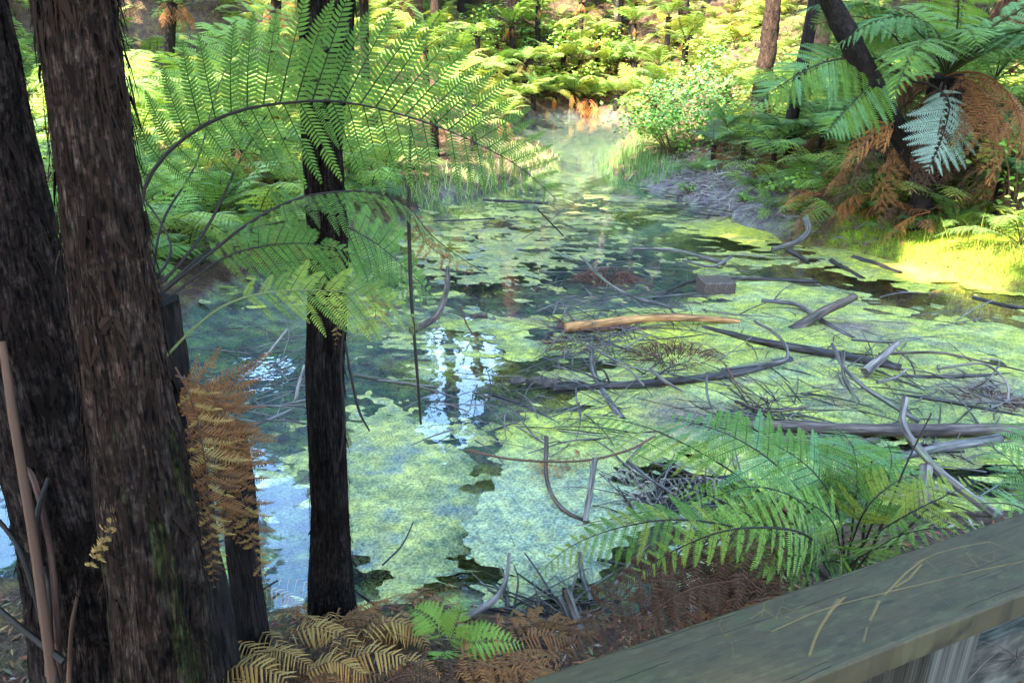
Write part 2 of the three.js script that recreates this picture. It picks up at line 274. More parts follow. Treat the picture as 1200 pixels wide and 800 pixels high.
// ---------------------------------------------------------------- fern building blocks
// one pinna of length 1 along +x, lying in the xz plane; pinnules are separate blades
function pinnaGeo({ n = 22, w = 0.16, blade = 3, droop = 0.1, curl = 0, forward = 0.35, rib = true, ribTone = 0.22, jitter = 0.1, gap = 0.82, hook = 0 }) {
  const mb = new MB(), yAt = x => -droop * x * x, zAt = x => hook * x * x;
  if (rib) {
    const R = 5; for (let k = 0; k <= R; k++) { const x = k / R * 0.985, t = 0.006 * (1 - x) + 0.0015, c = [ribTone, ribTone * 0.9, ribTone * 0.7]; mb.v(x, yAt(x) + 0.003, zAt(x) - t, c); mb.v(x, yAt(x) + 0.003, zAt(x) + t, c); }
    for (let k = 0; k < R; k++) { const a = k * 2; mb.t(a, a + 1, a + 2); mb.t(a + 1, a + 3, a + 2); }
  }
  const step = 1 / (n + 0.5);
  for (let i = 0; i < n; i++) for (const s of [-1, 1]) {
    const x = (i + 0.4 + (s > 0 ? 0.25 : 0)) * step, u = x; if (rnd() < 0.03) continue;
    const L = w * Math.pow(Math.max(0.02, 1 - Math.pow(u, 1.8)), 0.75) * (0.72 + 0.28 * Math.min(1, u * 5)) * (1 + jitter * (rnd() * 2 - 1));
    const hw = step * 0.5 * gap, f = forward + 0.35 * u, k = 1 + (rnd() - 0.5) * 0.35, c = [k * (1 + (rnd() - 0.5) * 0.12), k, k];
    const y0 = yAt(x), z0 = zAt(x), tw = (rnd() - 0.5) * 0.25 * L, cu = curl * L * (0.6 + 0.8 * rnd());
    const b0 = mb.v(x - hw, y0, z0, c), b1 = mb.v(x + hw, y0, z0, c);
    if (blade === 1) { const tp = mb.v(x + f * L, y0 - cu, z0 + s * L, c); s > 0 ? mb.t(b0, tp, b1) : mb.t(b0, b1, tp); continue; }
    const mx = x + f * 0.5 * L, m0 = mb.v(mx - hw * 0.92, y0 - cu * 0.25 - tw * 0.3, z0 + s * L * 0.6, c), m1 = mb.v(mx + hw * 0.92, y0 - cu * 0.25 + tw * 0.3, z0 + s * L * 0.6, c), tp = mb.v(x + f * L * 1.05, y0 - cu, z0 + s * L, c);
    if (s > 0) { mb.t(b0, m1, b1); mb.t(b0, m0, m1); mb.t(m0, tp, m1); } else { mb.t(b0, b1, m1); mb.t(b0, m1, m0); mb.t(m0, m1, tp); }
  }
  return mb.geo();
}
const P_HERO = [0, 1, 2].map(k => pinnaGeo({ n: 23, w: 0.138, gap: 0.7, droop: 0.10 + 0.05 * k, curl: 0.15, hook: 0.02 * (k - 1) }));
const P_MID = [0, 1].map(k => pinnaGeo({ n: 18, w: 0.16, droop: 0.12 + 0.08 * k, curl: 0.2, blade: 1, gap: 1.15 }));
const P_COMB = [0, 1, 2].map(k => pinnaGeo({ n: 13, w: 0.22, droop: 0.25 + 0.1 * k, curl: 0.45, gap: 0.62, forward: 0.25, jitter: 0.22, hook: 0.05 * (k - 1), ribTone: 0.45 }));
const P_DEAD = [0, 1, 2].map(k => pinnaGeo({ n: 16, w: 0.17, droop: 0.4 + 0.25 * k, curl: 0.7, gap: 0.6, jitter: 0.45, blade: 3, hook: 0.12 * (k - 1), ribTone: 0.6 }));
const P_LOW = [pinnaGeo({ n: 10, w: 0.13, droop: 0.15, blade: 1, rib: false, gap: 1.15 })];
const mtx = (o, X, Y, Z, s, w = 1) => new THREE.Matrix4().makeBasis(X.clone().multiplyScalar(s), Y.clone().multiplyScalar(s), Z.clone().multiplyScalar(s * w)).setPosition(o);
// places of the pinnae along a rachis: calls put(matrix, t)
function layPinnae(curve, normalAt, o, put) {
  const { pairs = 24, size = 0.3, t0 = 0.18, a0 = 85, a1 = 48, peak = 0.3, hang = 0.12, jitter = 0.08, sides = [1, 1], width = 1, tipLen = 0.06, lift = 0 } = o;
  for (let k = 0; k < pairs; k++) for (const s of [1, -1]) {
    const g = (k + (s > 0 ? 0.2 : 0)) / (pairs - 0.6), t = Math.min(0.995, t0 + (1 - t0) * Math.pow(g, 0.92)), p = curve.getPointAt(t), T = curve.getTangentAt(t);
    let N = normalAt(t); N = N.addScaledVector(T, -N.dot(T)).normalize(); const L = T.clone().cross(N).multiplyScalar(s);
    const u = (t - t0) / (1 - t0), len = size * sides[s > 0 ? 0 : 1] * (u < peak ? mix(0.55, 1, sm(0, 1, u / peak)) : mix(1, tipLen, Math.pow((u - peak) / (1 - peak), 1.5))) * (1 + jitter * (rnd() * 2 - 1));
    const a = mix(a0, a1, Math.pow(u, 0.8)) * Math.PI / 180 * (1 + 0.5 * jitter * (rnd() * 2 - 1));
    const X = T.clone().multiplyScalar(Math.cos(a)).addScaledVector(L, Math.sin(a)).addScaledVector(N, lift + jitter * (rnd() * 2 - 1)).add(V(0, -hang * (0.6 + 0.8 * rnd()), 0)).normalize();
    const Y = N.clone().addScaledVector(X, -N.dot(X)).normalize(); const Z = X.clone().cross(Y);
    if (rnd() < 0.025) continue;
    put(mtx(p, X, Y, Z, len * (rnd() < 0.06 ? rr(0.4, 0.8) : 1), width), t);
  }
}
// a frond built pinna by pinna under its plant (frond > stalk, pinna)
function pinnateFrond(parent, pts, normal, mat, o = {}) {
  const base = parent.position, g = new THREE.Group(); g.name = o.name || 'frond'; parent.add(g);
  const loc = pts.map(p => p.clone().sub(base)), curve = new THREE.CatmullRomCurve3(loc, false, 'centripetal');
  const r = o.r ?? 0.008; mesh('stalk', tube(loc, [r, r * 0.8, r * 0.55, r * 0.3, r * 0.14], 6, 26), o.stemMat || M.stem, g);
  const geos = o.geos || P_HERO, nf = typeof normal === 'function' ? normal : () => normal.clone();
  layPinnae(curve, nf, o, m4 => { const m = mesh('pinna', geos[Math.floor(rnd() * geos.length)], Array.isArray(mat) ? mat[Math.floor(rnd() * mat.length)] : mat, g); m.applyMatrix4(m4); });
  return g;
}
// a frond as one mesh, length 1 along +x, arching over; shared by many plants
function frondGeo({ up = 50, down = -45, geos = P_MID, pairs = 22, size = 0.24, hang = 0.1, t0 = 0.2, jitter = 0.1, side = 0, stem = [0.3, 0.22, 0.14] }) {
  const pts = [V(0, 0, 0)]; let a = up * Math.PI / 180, y = 0; const p = V(0, 0, 0);
  for (let k = 1; k <= 12; k++) { a = mix(up, down, Math.pow(k / 12, 1.15)) * Math.PI / 180; y += side * 0.02; p.add(V(Math.cos(a), Math.sin(a), y * 0.3).multiplyScalar(1 / 12)); pts.push(p.clone()); }
  const curve = new THREE.CatmullRomCurve3(pts), parts = [];
  const mb = new MB(); tube(pts, [0.008, 0.006, 0.003, 0.0015], 4, 10, null, () => stem, mb); parts.push(mb.geo());
  layPinnae(curve, () => V(0, 1, 0), { pairs, size, hang, t0, jitter, peak: 0.32, a0: 82, a1: 45 }, m4 => { const g = geos[Math.floor(rnd() * geos.length)].clone().applyMatrix4(m4); parts.push(g); });
  return mergeGeometries(parts);
}
const FR_MID = [frondGeo({ up: 55, down: -40 }), frondGeo({ up: 65, down: -60, size: 0.26, side: 1 }), frondGeo({ up: 40, down: -35, size: 0.22, side: -1 }), frondGeo({ up: 70, down: -20, size: 0.24 })];
const FR_LOW = [frondGeo({ up: 55, down: -45, geos: P_LOW, pairs: 21 }), frondGeo({ up: 65, down: -60, geos: P_LOW, pairs: 21, side: 1 }), frondGeo({ up: 40, down: -40, geos: P_LOW, pairs: 16 })];
const FR_DEAD = [frondGeo({ up: -20, down: -85, geos: P_DEAD, pairs: 16, size: 0.2, hang: 0.6, jitter: 0.35, stem: [0.8, 0.7, 0.6] }), frondGeo({ up: 10, down: -88, geos: P_DEAD, pairs: 16, size: 0.22, hang: 0.7, jitter: 0.4, side: 1, stem: [0.8, 0.7, 0.6] })];
const FR_LITTER = [frondGeo({ up: 12, down: -18, geos: P_COMB, pairs: 13, size: 0.24, hang: 0.25, jitter: 0.25, stem: [0.6, 0.5, 0.4] }), frondGeo({ up: 6, down: -6, geos: P_DEAD, pairs: 15, size: 0.26, hang: 0.1, jitter: 0.3, side: 2, stem: [0.6, 0.5, 0.4] })];

function trunkDisp(amp, ribs, s0) { return (a, s) => amp * (1.6 * fbm(Math.cos(a) * ribs + s0, Math.sin(a) * ribs, s * 1.1, 3) + 0.9 * fbm(Math.cos(a) * ribs * 3, Math.sin(a) * ribs * 3 + s0, s * 4, 3)); }
// a fern plant or, with a trunk, a tree fern: every frond is a part
function fern(name, label, group, pos, o = {}) {
  const { n = 10, len = 1.2, lod = FR_MID, mats = [M.fern], trunk = 0, r = 0.09, dead = 0, deadMats = [M.rust], lean = [0, 0], yaw0 = rnd() * 6.28, tilt = [-0.1, 0.35], spread = 6.283, deadLen = 0.8, trunkMat = M.barkDark } = o;
  const g = thing(name, label, trunk ? 'tree fern' : 'fern', pos, group), top = V(lean[0], trunk, lean[1]);
  if (trunk) { const s0 = rnd() * 50; mesh('trunk', tube([V(0, -0.15, 0), V(lean[0] * 0.3, trunk * 0.4, lean[1] * 0.3), top], [r * 1.25, r, r * 1.05], 18, 24, trunkDisp(r * 0.25, 2.2, s0)), trunkMat, g); }
  for (let k = 0; k < n; k++) {
    const m = mesh('frond', lod[Math.floor(rnd() * lod.length)], mats[Math.floor(rnd() * mats.length)], g), L = len * rr(0.75, 1.15);
    m.position.copy(top); m.rotation.order = 'YZX'; m.rotation.y = yaw0 + spread * (k + rr(-0.3, 0.3)) / n; m.rotation.z = rr(...tilt); m.rotation.x = rr(-0.35, 0.35); m.scale.set(L, L, L * rr(0.85, 1.1));
  }
  for (let k = 0; k < dead; k++) {
    const m = mesh('dead_frond', FR_DEAD[k % 2], deadMats[Math.floor(rnd() * deadMats.length)], g), L = deadLen * rr(0.7, 1.2);
    m.position.copy(top).add(V(rr(-0.05, 0.05), rr(-0.1, 0), rr(-0.05, 0.05))); m.rotation.order = 'YZX'; m.rotation.y = rnd() * 6.28; m.rotation.z = rr(-0.5, 0.2); m.scale.setScalar(L);
  }
  return g;
}

// ---------------------------------------------------------------- tall trees: the visible trunks behind, and the crowns that shade the pond
const sunPatchCuts = [[onY(765, 380), 0.42], [onY(872, 279), 0.6], [onY(1110, 312), 0.9], [onY(1165, 322), 0.8], [onY(1040, 165), 0.0], [onY(690, 235), 0.8]];  // chosen sun patches and the radius cleared through the crowns towards the sun
// crown foliage removed along mirrored view rays so blue sky reflects at chosen spots
const skyPatchCuts = [[300, 350], [305, 385], [310, 420], [530, 405], [540, 435], [535, 470], [350, 630], [335, 600], [370, 665], [345, 690], [15, 590], [10, 620], [290, 560], [520, 500], [555, 420], [320, 365], [275, 400]].map(([px, py]) => { const o = onY(px, py), d = dir(px, py).normalize(); d.y = -d.y; return [o, d]; });
function crown(c, rx, ry, count, size) {
  const mb = new MB(), clumps = []; const nc = 40;
  for (let k = 0; k < nc; k++) { const a = rnd() * 6.28, u = rr(-1, 1), q = Math.sqrt(1 - u * u) * Math.pow(rnd(), 0.4); clumps.push([Math.cos(a) * q * rx * (1 - 0.45 * u), u * ry, Math.sin(a) * q * rx * (1 - 0.45 * u)]); }
  const p = V(0, 0, 0), w = V(0, 0, 0);
  for (let i = 0; i < count; i++) {
    const b = clumps[Math.floor(rnd() * nc)], R = rx * 0.42;
    p.set(b[0] + rr(-1, 1) * R, b[1] + rr(-1, 1) * R * 0.6, b[2] + rr(-1, 1) * R);
    w.copy(p).add(c);
    let open = false; for (const [q, r] of sunPatchCuts) if (r > 0) { const d = w.clone().sub(q), t = d.dot(SUN); if (d.lengthSq() - t * t < r * r) { open = true; break; } } // leaves removed along sun rays so sun patches land at chosen spots
    if (!open && w.z < -8) for (const [q, v] of skyPatchCuts) { const d = w.clone().sub(q), t = d.dot(v); if (t > 0 && d.lengthSq() - t * t < (0.7 + 0.034 * t) ** 2) { open = true; break; } }
    if (open) continue;
    const L = size * rr(0.6, 1.3), W = L * 0.3, yaw = rnd() * 6.28, pit = rr(-0.9, 0.5), X = V(Math.cos(yaw) * Math.cos(pit), Math.sin(pit), Math.sin(yaw) * Math.cos(pit)), Z = V(-Math.sin(yaw), rr(-0.4, 0.4), Math.cos(yaw)), k = rr(0.7, 1.3), col = [k, k, k];
    const a = mb.v(p.x, p.y, p.z, col), b1 = mb.v(p.x + X.x * L * .5 + Z.x * W, p.y + X.y * L * .5 + Z.y * W, p.z + X.z * L * .5 + Z.z * W, col), e = mb.v(p.x + X.x * L, p.y + X.y * L - 0.1 * L, p.z + X.z * L, col), b2 = mb.v(p.x + X.x * L * .5 - Z.x * W, p.y + X.y * L * .5 - Z.y * W, p.z + X.z * L * .5 - Z.z * W, col);
    mb.t(a, b1, e); mb.t(a, e, b2);
  }
  return mb.geo(false);
}
function tallTree(x, z, o = {}) {
  const { h = 26, r = 0.35, c0 = 0.38, rx = 3.2, count = 1500, size = 0.75, mat = M.barkRed, crownMat = M.canopy, label, group, lean = [0, 0] } = o;
  const y = height(x, z), g = thing('redwood_tree', label, 'tree', V(x, y, z), group), s0 = rnd() * 40;
  mesh('trunk', tube([V(0, -0.3, 0), V(lean[0] * .3, h * 0.3, lean[1] * .3), V(lean[0], h * 0.95, lean[1])], [r * 1.25, r, r * 0.75, r * 0.3], 20, 40, trunkDisp(r * 0.16, 3, s0)), mat, g);
  for (let k = 0; k < 7; k++) { const t = mix(c0, 0.9, k / 6), a = rnd() * 6.28, L = rx * (1.1 - 0.6 * t); mesh('limb', tube([V(lean[0] * t, h * t, lean[1] * t), V(lean[0] * t + Math.cos(a) * L * .5, h * t + 0.2, lean[1] * t + Math.sin(a) * L * .5), V(lean[0] * t + Math.cos(a) * L, h * t - 0.3, lean[1] * t + Math.sin(a) * L)], [r * 0.18, 0.02], 5, 4), mat, g); }

  const cy = h * (c0 + 1) / 2, m = mesh('crown', crown(V(x + lean[0] * .6, y + cy, z + lean[1] * .6), rx, h * (1 - c0) / 2, count, size), crownMat, g); m.position.set(lean[0] * .6, cy, lean[1] * .6);
}
// round and behind the viewer, shading the near pond
for (const [x, z, h, rx] of [[-9.5, 3, 26, 4], [-15, 5, 30, 4.5], [-6, 7, 27, 4], [-11, 9, 32, 4.5], [-2, 9, 28, 4], [4, 7, 25, 4], [9, 3, 24, 4], [-5, -1.5, 25, 3.6], [-7.5, -4, 27, 3.8], [-22, 8, 33, 5], [-5, 13, 32, 4.6], [2, 14, 30, 4.4], [-9, -3.5, 20, 3.4]])
  tallTree(x, z, { h, rx, r: h * 0.014, count: 2300, label: 'tall redwood beside the boardwalk whose crown shades the pond', group: 'redwoods shading the pond' });
// the tall wood beyond the pond: trunks show, crowns are mirrored in the water
for (const [x, z, h, rx] of [[-30, -46, 44, 6], [-22, -52, 50, 6.5], [-13, -50, 46, 6], [-5, -55, 52, 6.5], [4, -51, 46, 6], [12, -54, 50, 6.5], [20, -50, 46, 6], [29, -44, 42, 6], [-17, -60, 56, 7], [0, -64, 58, 7], [9, -62, 56, 7], [17, -62, 54, 7], [-9, -63, 58, 7], [26, -58, 52, 7]])
  tallTree(x, z, { h, rx, c0: 0.12, r: h * 0.0095, count: 2600, size: 1.6, label: 'tall reddish redwood trunk in the wood beyond the sunny ferns', group: 'redwoods beyond the sunny ferns' });
for (let k = 0; k < 16; k++) tallTree(-27 + k * 3.6 + rr(-1, 1), -47 - rr(0, 5), { h: rr(13, 19), rx: 3.4, c0: 0.22, r: 0.16, count: 2200, size: 0.9, label: 'slim sunlit understorey tree behind the far fern slope', group: 'understorey trees behind the far ferns' });
for (let k = 0; k < 9; k++) tallTree(-6.5 - k * 1.9, -37 - rr(0, 5), { h: rr(10, 14), rx: 2.8, c0: 0.25, r: 0.13, count: 1400, size: 0.8, label: 'slim sunlit understorey tree where the far bank meets the shaded one', group: 'understorey trees at the bend of the bank' });
for (const [x, z, h, rx] of [[-17, -22, 13, 3.4], [-20, -33, 16, 3.6], [-19, -14, 12, 3.4], [15, -14, 16, 3.8], [17, -22, 18, 4], [19, -30, 20, 4], [13, -9, 15, 3.6]])
  tallTree(x, z, { h, rx, c0: 0.25, r: h * 0.016, count: 1500, size: 0.9, label: 'young redwood on the bank among the shaded ferns', group: 'young redwoods on the shaded banks' });
console.log('trees done');

// ---------------------------------------------------------------- trunks beside the viewer
function nearTrunk(name, label, rows, z, mat, ribs, amp, o = {}) { // rows: [px, py, width px]
  const pts = rows.map(([px, py]) => onZ(px, py, z)), rad = rows.map(([px, py, w], i) => w / 2 * depthOf(pts[i]) / F);
  const foot = pts[pts.length - 1].clone(); foot.y = height(foot.x, foot.z); pts[pts.length - 1].y = foot.y - 0.12;
  const g = thing(name, label, o.category || 'tree trunk', foot), loc = pts.map(p => p.clone().sub(foot)), s0 = rnd() * 60;
  const d = trunkDisp(amp, ribs, s0);
  mesh('trunk', tube(loc, rad, 96, 260, (a, s, t) => d(a, s) - amp * 0.7 * Math.abs(ns(a * 4 + s0, s * 1.5, 2)), o.col), mat, g);
  // loose fibres peeling from the bark
  const curve = new THREE.CatmullRomCurve3(loc, false, 'centripetal'), mb = new MB();
  for (let k = 0; k < (o.fibres ?? 500); k++) {
    const t = rr(0.05, 0.97), a = rnd() * 6.283, p = curve.getPoint(t), f = t * (rad.length - 1), i0 = Math.min(rad.length - 2, Math.floor(f)), r = mix(rad[i0], rad[i0 + 1], f - i0) + amp * 0.3;
    const L = rr(0.02, 0.11), w0 = rr(0.0008, 0.0034), flake = rnd() < 0.14, out = rr(0.002, 0.014) * (rnd() < 0.1 ? 2.2 : 1), sw = rr(-0.2, 0.2), c = rr(0.5, 1.7), col = [c, c * rr(0.85, 1), c * rr(0.75, 0.95)];
    const w = flake ? w0 * 3 + 0.002 : w0; const q = [0, 0.5, 1].map(u => { const aa = a + sw * u, R = r + out * u * (1.4 - 0.4 * u); return [p.x + Math.cos(aa) * R, p.y - L * u, p.z + Math.sin(aa) * R, -Math.sin(aa) * w * (1 - 0.7 * u), Math.cos(aa) * w * (1 - 0.7 * u)]; });
    const id = q.map(e => [mb.v(e[0] - e[3], e[1], e[2] - e[4], col), mb.v(e[0] + e[3], e[1], e[2] + e[4], col)]);
    for (let i = 0; i < 2; i++) { mb.t(id[i][0], id[i + 1][0], id[i][1]); mb.t(id[i][1], id[i + 1][0], id[i + 1][1]); }
  }
  tag(mesh('bark_fibres', mb.geo(), mat, g), null, null, null, 'stuff');
  return g;
}
const mossy = (lo) => (a, s, t) => { const m = sm(0.08, 0.3, fbm(Math.cos(a) * 2.5 + 3, Math.sin(a) * 2.5, s * 3, 4) + (t - lo) * 0.6), k = 1 + 0.9 * fbm(Math.cos(a) * 5, Math.sin(a) * 5, s * 7, 3); return [mix(1, 0.85, m) * k, mix(1, 1.4, m) * k, mix(1, 0.62, m) * k]; };
nearTrunk('fibrous_trunk', 'thick brown fibrous trunk with mossy foot, in front of a darker leaning trunk', [[42, -330, 80], [66, -150, 83], [88, 0, 86], [114, 200, 90], [140, 400, 95], [172, 600, 101], [194, 800, 106], [206, 960, 130]], -1.7, M.barkNear, 2.4, 0.016, { col: mossy(0.72), fibres: 2600 });
nearTrunk('fibrous_trunk', 'dark leaning fibrous trunk behind the mossy footed one', [[-110, -250, 104], [-55, 0, 106], [-18, 200, 110], [28, 400, 112], [76, 580, 114], [100, 720, 118], [118, 880, 130]], -1.95, M.barkLeaning, 2.4, 0.016, { col: mossy(1.3), fibres: 1800 });
const mid = nearTrunk('tree_fern', 'slender blackish tree fern trunk standing alone at the pond edge', [[372, -420, 66], [376, -220, 66], [380, -60, 70], [382, 40, 64], [378, 170, 46], [384, 300, 44], [381, 450, 43], [387, 600, 44], [388, 690, 52], [388, 712, 62]], -2.82, M.barkNearDark, 3.2, 0.0095, { category: 'tree fern', fibres: 1500 });
{ const top = onZ(372, -420, -2.82).sub(mid.position); for (let k = 0; k < 11; k++) { const m = mesh('frond', FR_MID[k % 4], M.fern, mid), L = rr(1.3, 1.8); m.position.copy(top); m.rotation.order = 'YZX'; m.rotation.y = k * 0.571 + rr(-.2, .2); m.rotation.z = rr(0.0, 0.4); m.scale.setScalar(L); } }
nearTrunk('fern_stump', 'short dark stump wrapped in rusty dead fronds between the trunks', [[268, 500, 38], [280, 590, 38], [288, 680, 36], [291, 728, 44]], -2.55, M.barkDark, 3, 0.006, { category: 'stump', fibres: 200 });

// bark strip and curled dead leaf hanging between the two leaning trunks
{
  const z = -1.72, px = [[112, 392], [118, 430], [122, 480], [127, 540], [131, 600], [128, 640]], mb = new MB(), base = onZ(128, 640, z);
  px.forEach(([x, y], i) => { const p = onZ(x, y, z).sub(base), w = 0.011 + 0.004 * Math.sin(i * 2.1), c = 1 + 0.25 * Math.sin(i * 3); mb.v(p.x - w, p.y, p.z + 0.01 * Math.sin(i * 1.7), [c, c, c], 0, i * 0.1); mb.v(p.x, p.y, p.z + 0.012, [c, c, c], .02, i * 0.1); mb.v(p.x + w, p.y, p.z + 0.01 * Math.cos(i * 2.3), [c, c, c], .04, i * 0.1); });
  for (let i = 0; i < px.length - 1; i++) for (let j = 0; j < 2; j++) { const a = i * 3 + j; mb.t(a, a + 3, a + 1); mb.t(a + 1, a + 3, a + 4); }
  const m = mesh('bark_strip', mb.geo(), M.logPale); m.position.copy(base); tag(m, 'pale peeling bark strip hanging between the two fibrous trunks', 'bark');
}
{
  const g = thing('curled_dead_leaf', 'tan curled dead fern leaf hanging on the mossy trunk', 'dead leaf', onZ(136, 575, -1.60));
  pinnateFrond(g, [onZ(137, 572, -1.60), onZ(132, 605, -1.59), onZ(120, 635, -1.585), onZ(104, 662, -1.58)], V(0.1, 0.15, 1), M.gold, { geos: P_DEAD, pairs: 8, size: 0.05, t0: 0.05, a0: 70, hang: 0.5, r: 0.002, stemMat: M.stemBrown, width: 1.6, tipLen: 0.6 });
}
// old leaf stalks at the foot of the dark trunk
[[[62, 800], [40, 640], [12, 470], [2, 400]], [[70, 790], [58, 640], [38, 560], [28, 545]], [[60, 770], [20, 640], [-20, 590]], [[75, 775], [30, 740], [-30, 690]], [[58, 790], [55, 690], [50, 665]], [[80, 800], [84, 730], [92, 690]], [[66, 800], [46, 700], [44, 600], [56, 560]]].forEach((l, i) => {
  const pts = l.map(([x, y], k) => onZ(x, y, -1.62 - 0.05 * (i % 3) - 0.05 * k)); const r = [0.012, 0.008, 0.007, 0.009, 0.011, 0.006, 0.008][i];
  solo('leaf_stalk', tube(pts, [r * 1.2, r, r * 0.7], 8, 16, (a, s) => 0.001 * ns(a, s * 30)), [M.stemBrown, M.root, M.stem, M.stem, M.logBrown, M.stemBrown, M.stem][i], pts[0], ['tall grey brown old fern stalk rising past the dark trunk', 'reddish broken fern stalk at the foot of the dark trunk', 'dark fern stalk bowing away from the trunks', 'low dark fern stalk lying outwards from the trunk foot', 'short snapped brown fern stalk at the trunk foot', 'thin fern stalk leaning on the mossy trunk', 'slim dark fern stalk curving up beside the reddish one'][i], 'stalk', 'old stalks at the trunk foot');
});

// ---------------------------------------------------------------- the tree fern whose fronds arch across the view
{
  const root = onZ(176, 352, -2.3), foot = root.clone(); foot.y = height(root.x, root.z);
  const g = thing('tree_fern', 'green tree fern arching long fronds from behind the mossy trunk', 'tree fern', foot);
  mesh('trunk', tube([V(0, -0.1, 0), root.clone().sub(foot).multiplyScalar(0.5), root.clone().sub(foot)], [0.09, 0.08, 0.085], 24, 40, trunkDisp(0.02, 2.4, 3)), M.barkDark, g);
  const C = (l, z0, z1) => l.map(([x, y], i) => onZ(x, y, mix(z0, z1, i / (l.length - 1))));
  const toCam = V(0.0, 0.45, 0.9);
  pinnateFrond(g, C([[172, 345], [164, 280], [168, 222], [195, 180], [240, 146], [290, 127], [340, 120], [385, 118], [430, 124], [480, 137], [530, 155], [575, 176], [615, 200], [652, 234]], -2.25, -2.45), V(0.0, 0.35, 0.95), [M.fernHero, M.fernHero, M.fernHeroLight], { pairs: 30, size: 0.36, t0: 0.21, a0: 88, a1: 50, peak: 0.42, r: 0.0075, hang: 0.02, sides: [0.8, 1.05], width: 0.95, tipLen: 0.10 });
  pinnateFrond(g, C([[178, 340], [205, 315], [245, 262], [285, 180], [330, 110], [380, 60], [430, 30]], -2.3, -2.7), V(-0.3, 0.5, 0.8), [M.fern, M.fernDeep], { pairs: 12, size: 0.2, t0: 0.62, r: 0.007 });
  pinnateFrond(g, C([[180, 350], [230, 310], [290, 262], [345, 234], [392, 225], [440, 226], [478, 243], [505, 275], [540, 302], [572, 322]], -2.3, -2.5), V(0.1, 0.95, -0.05), [M.fernOlive, M.fern], { pairs: 26, size: 0.22, t0: 0.3, r: 0.006, hang: 0.35, width: 0.8 });
  pinnateFrond(g, C([[186, 345], [225, 308], [270, 278], [320, 262], [365, 258], [410, 268], [450, 292], [485, 325], [510, 350]], -2.4, -3.3), V(0.15, 0.75, 0.6), [M.fernHero, M.fern], { pairs: 26, size: 0.34, t0: 0.32, r: 0.006, hang: 0.1 });
  pinnateFrond(g, C([[180, 360], [215, 335], [262, 302], [310, 288], [370, 286], [420, 300]], -2.3, -2.75), V(0.15, 0.85, 0.5), [M.fern, M.fernOlive], { pairs: 18, size: 0.24, t0: 0.35, r: 0.006, hang: 0.1 });
  pinnateFrond(g, C([[172, 340], [200, 290], [150, 210], [110, 170], [60, 150]], -2.4, -3.2), V(0.1, 0.8, 0.6), [M.fern, M.fernBright], { pairs: 20, size: 0.3, t0: 0.35, r: 0.006 });
  pinnateFrond(g, C([[176, 340], [190, 260], [230, 190], [260, 90], [300, 30], [350, -10]], -2.5, -4.2), V(0.2, 0.75, 0.6), [M.fernBright], { pairs: 22, size: 0.34, t0: 0.4, r: 0.006 });
  pinnateFrond(g, C([[176, 355], [150, 320], [110, 290], [60, 285], [10, 300]], -2.4, -2.9), V(0.05, 0.85, 0.5), [M.fern], { pairs: 18, size: 0.26, t0: 0.3, r: 0.006 });
}
// low olive frond crossing in front of the slim trunk
{
  const base = onZ(192, 420, -1.85), g = thing('fern', 'low olive fern frond crossing in front of the slender trunk', 'fern', base);
  const C = (l, z0, z1) => l.map(([x, y], i) => onZ(x, y, mix(z0, z1, i / (l.length - 1))));
  pinnateFrond(g, C([[192, 420], [225, 386], [262, 358], [310, 343], [365, 340], [420, 345], [465, 358], [497, 388]], -1.85, -2.2), V(0.05, 0.88, 0.35), [M.fernOlive, M.fernYellow], { pairs: 17, size: 0.2, t0: 0.32, r: 0.004, hang: 0.06, a0: 70, stemMat: M.stemGreen });
}
// dead stalks hanging
{
  const H = (l, z, r, label, mat) => { const pts = l.map(([x, y]) => onZ(x, y, z)); return solo('hanging_stalk', tube(pts, [r * 0.7, r, r * 0.9, r * 0.6], 7, 22, (a, s) => 0.0012 * ns(a * 2, s * 40)), mat, pts[0], label, 'stalk', 'dead stalks hanging from the fern'); };
  H([[481, 150], [479, 250], [482, 350], [489, 440], [493, 497]], -2.5, 0.007, 'long straight dark stalk hanging down over the water', M.stem);
  H([[404, 400], [412, 445], [422, 485], [433, 505]], -2.7, 0.006, 'short curved dark stalk hanging beside the slender trunk', M.stem);
  H([[404, 372], [399, 430], [403, 490], [398, 540]], -2.74, 0.005, 'thin dark stalk hugging the slender trunk', M.stem);
}
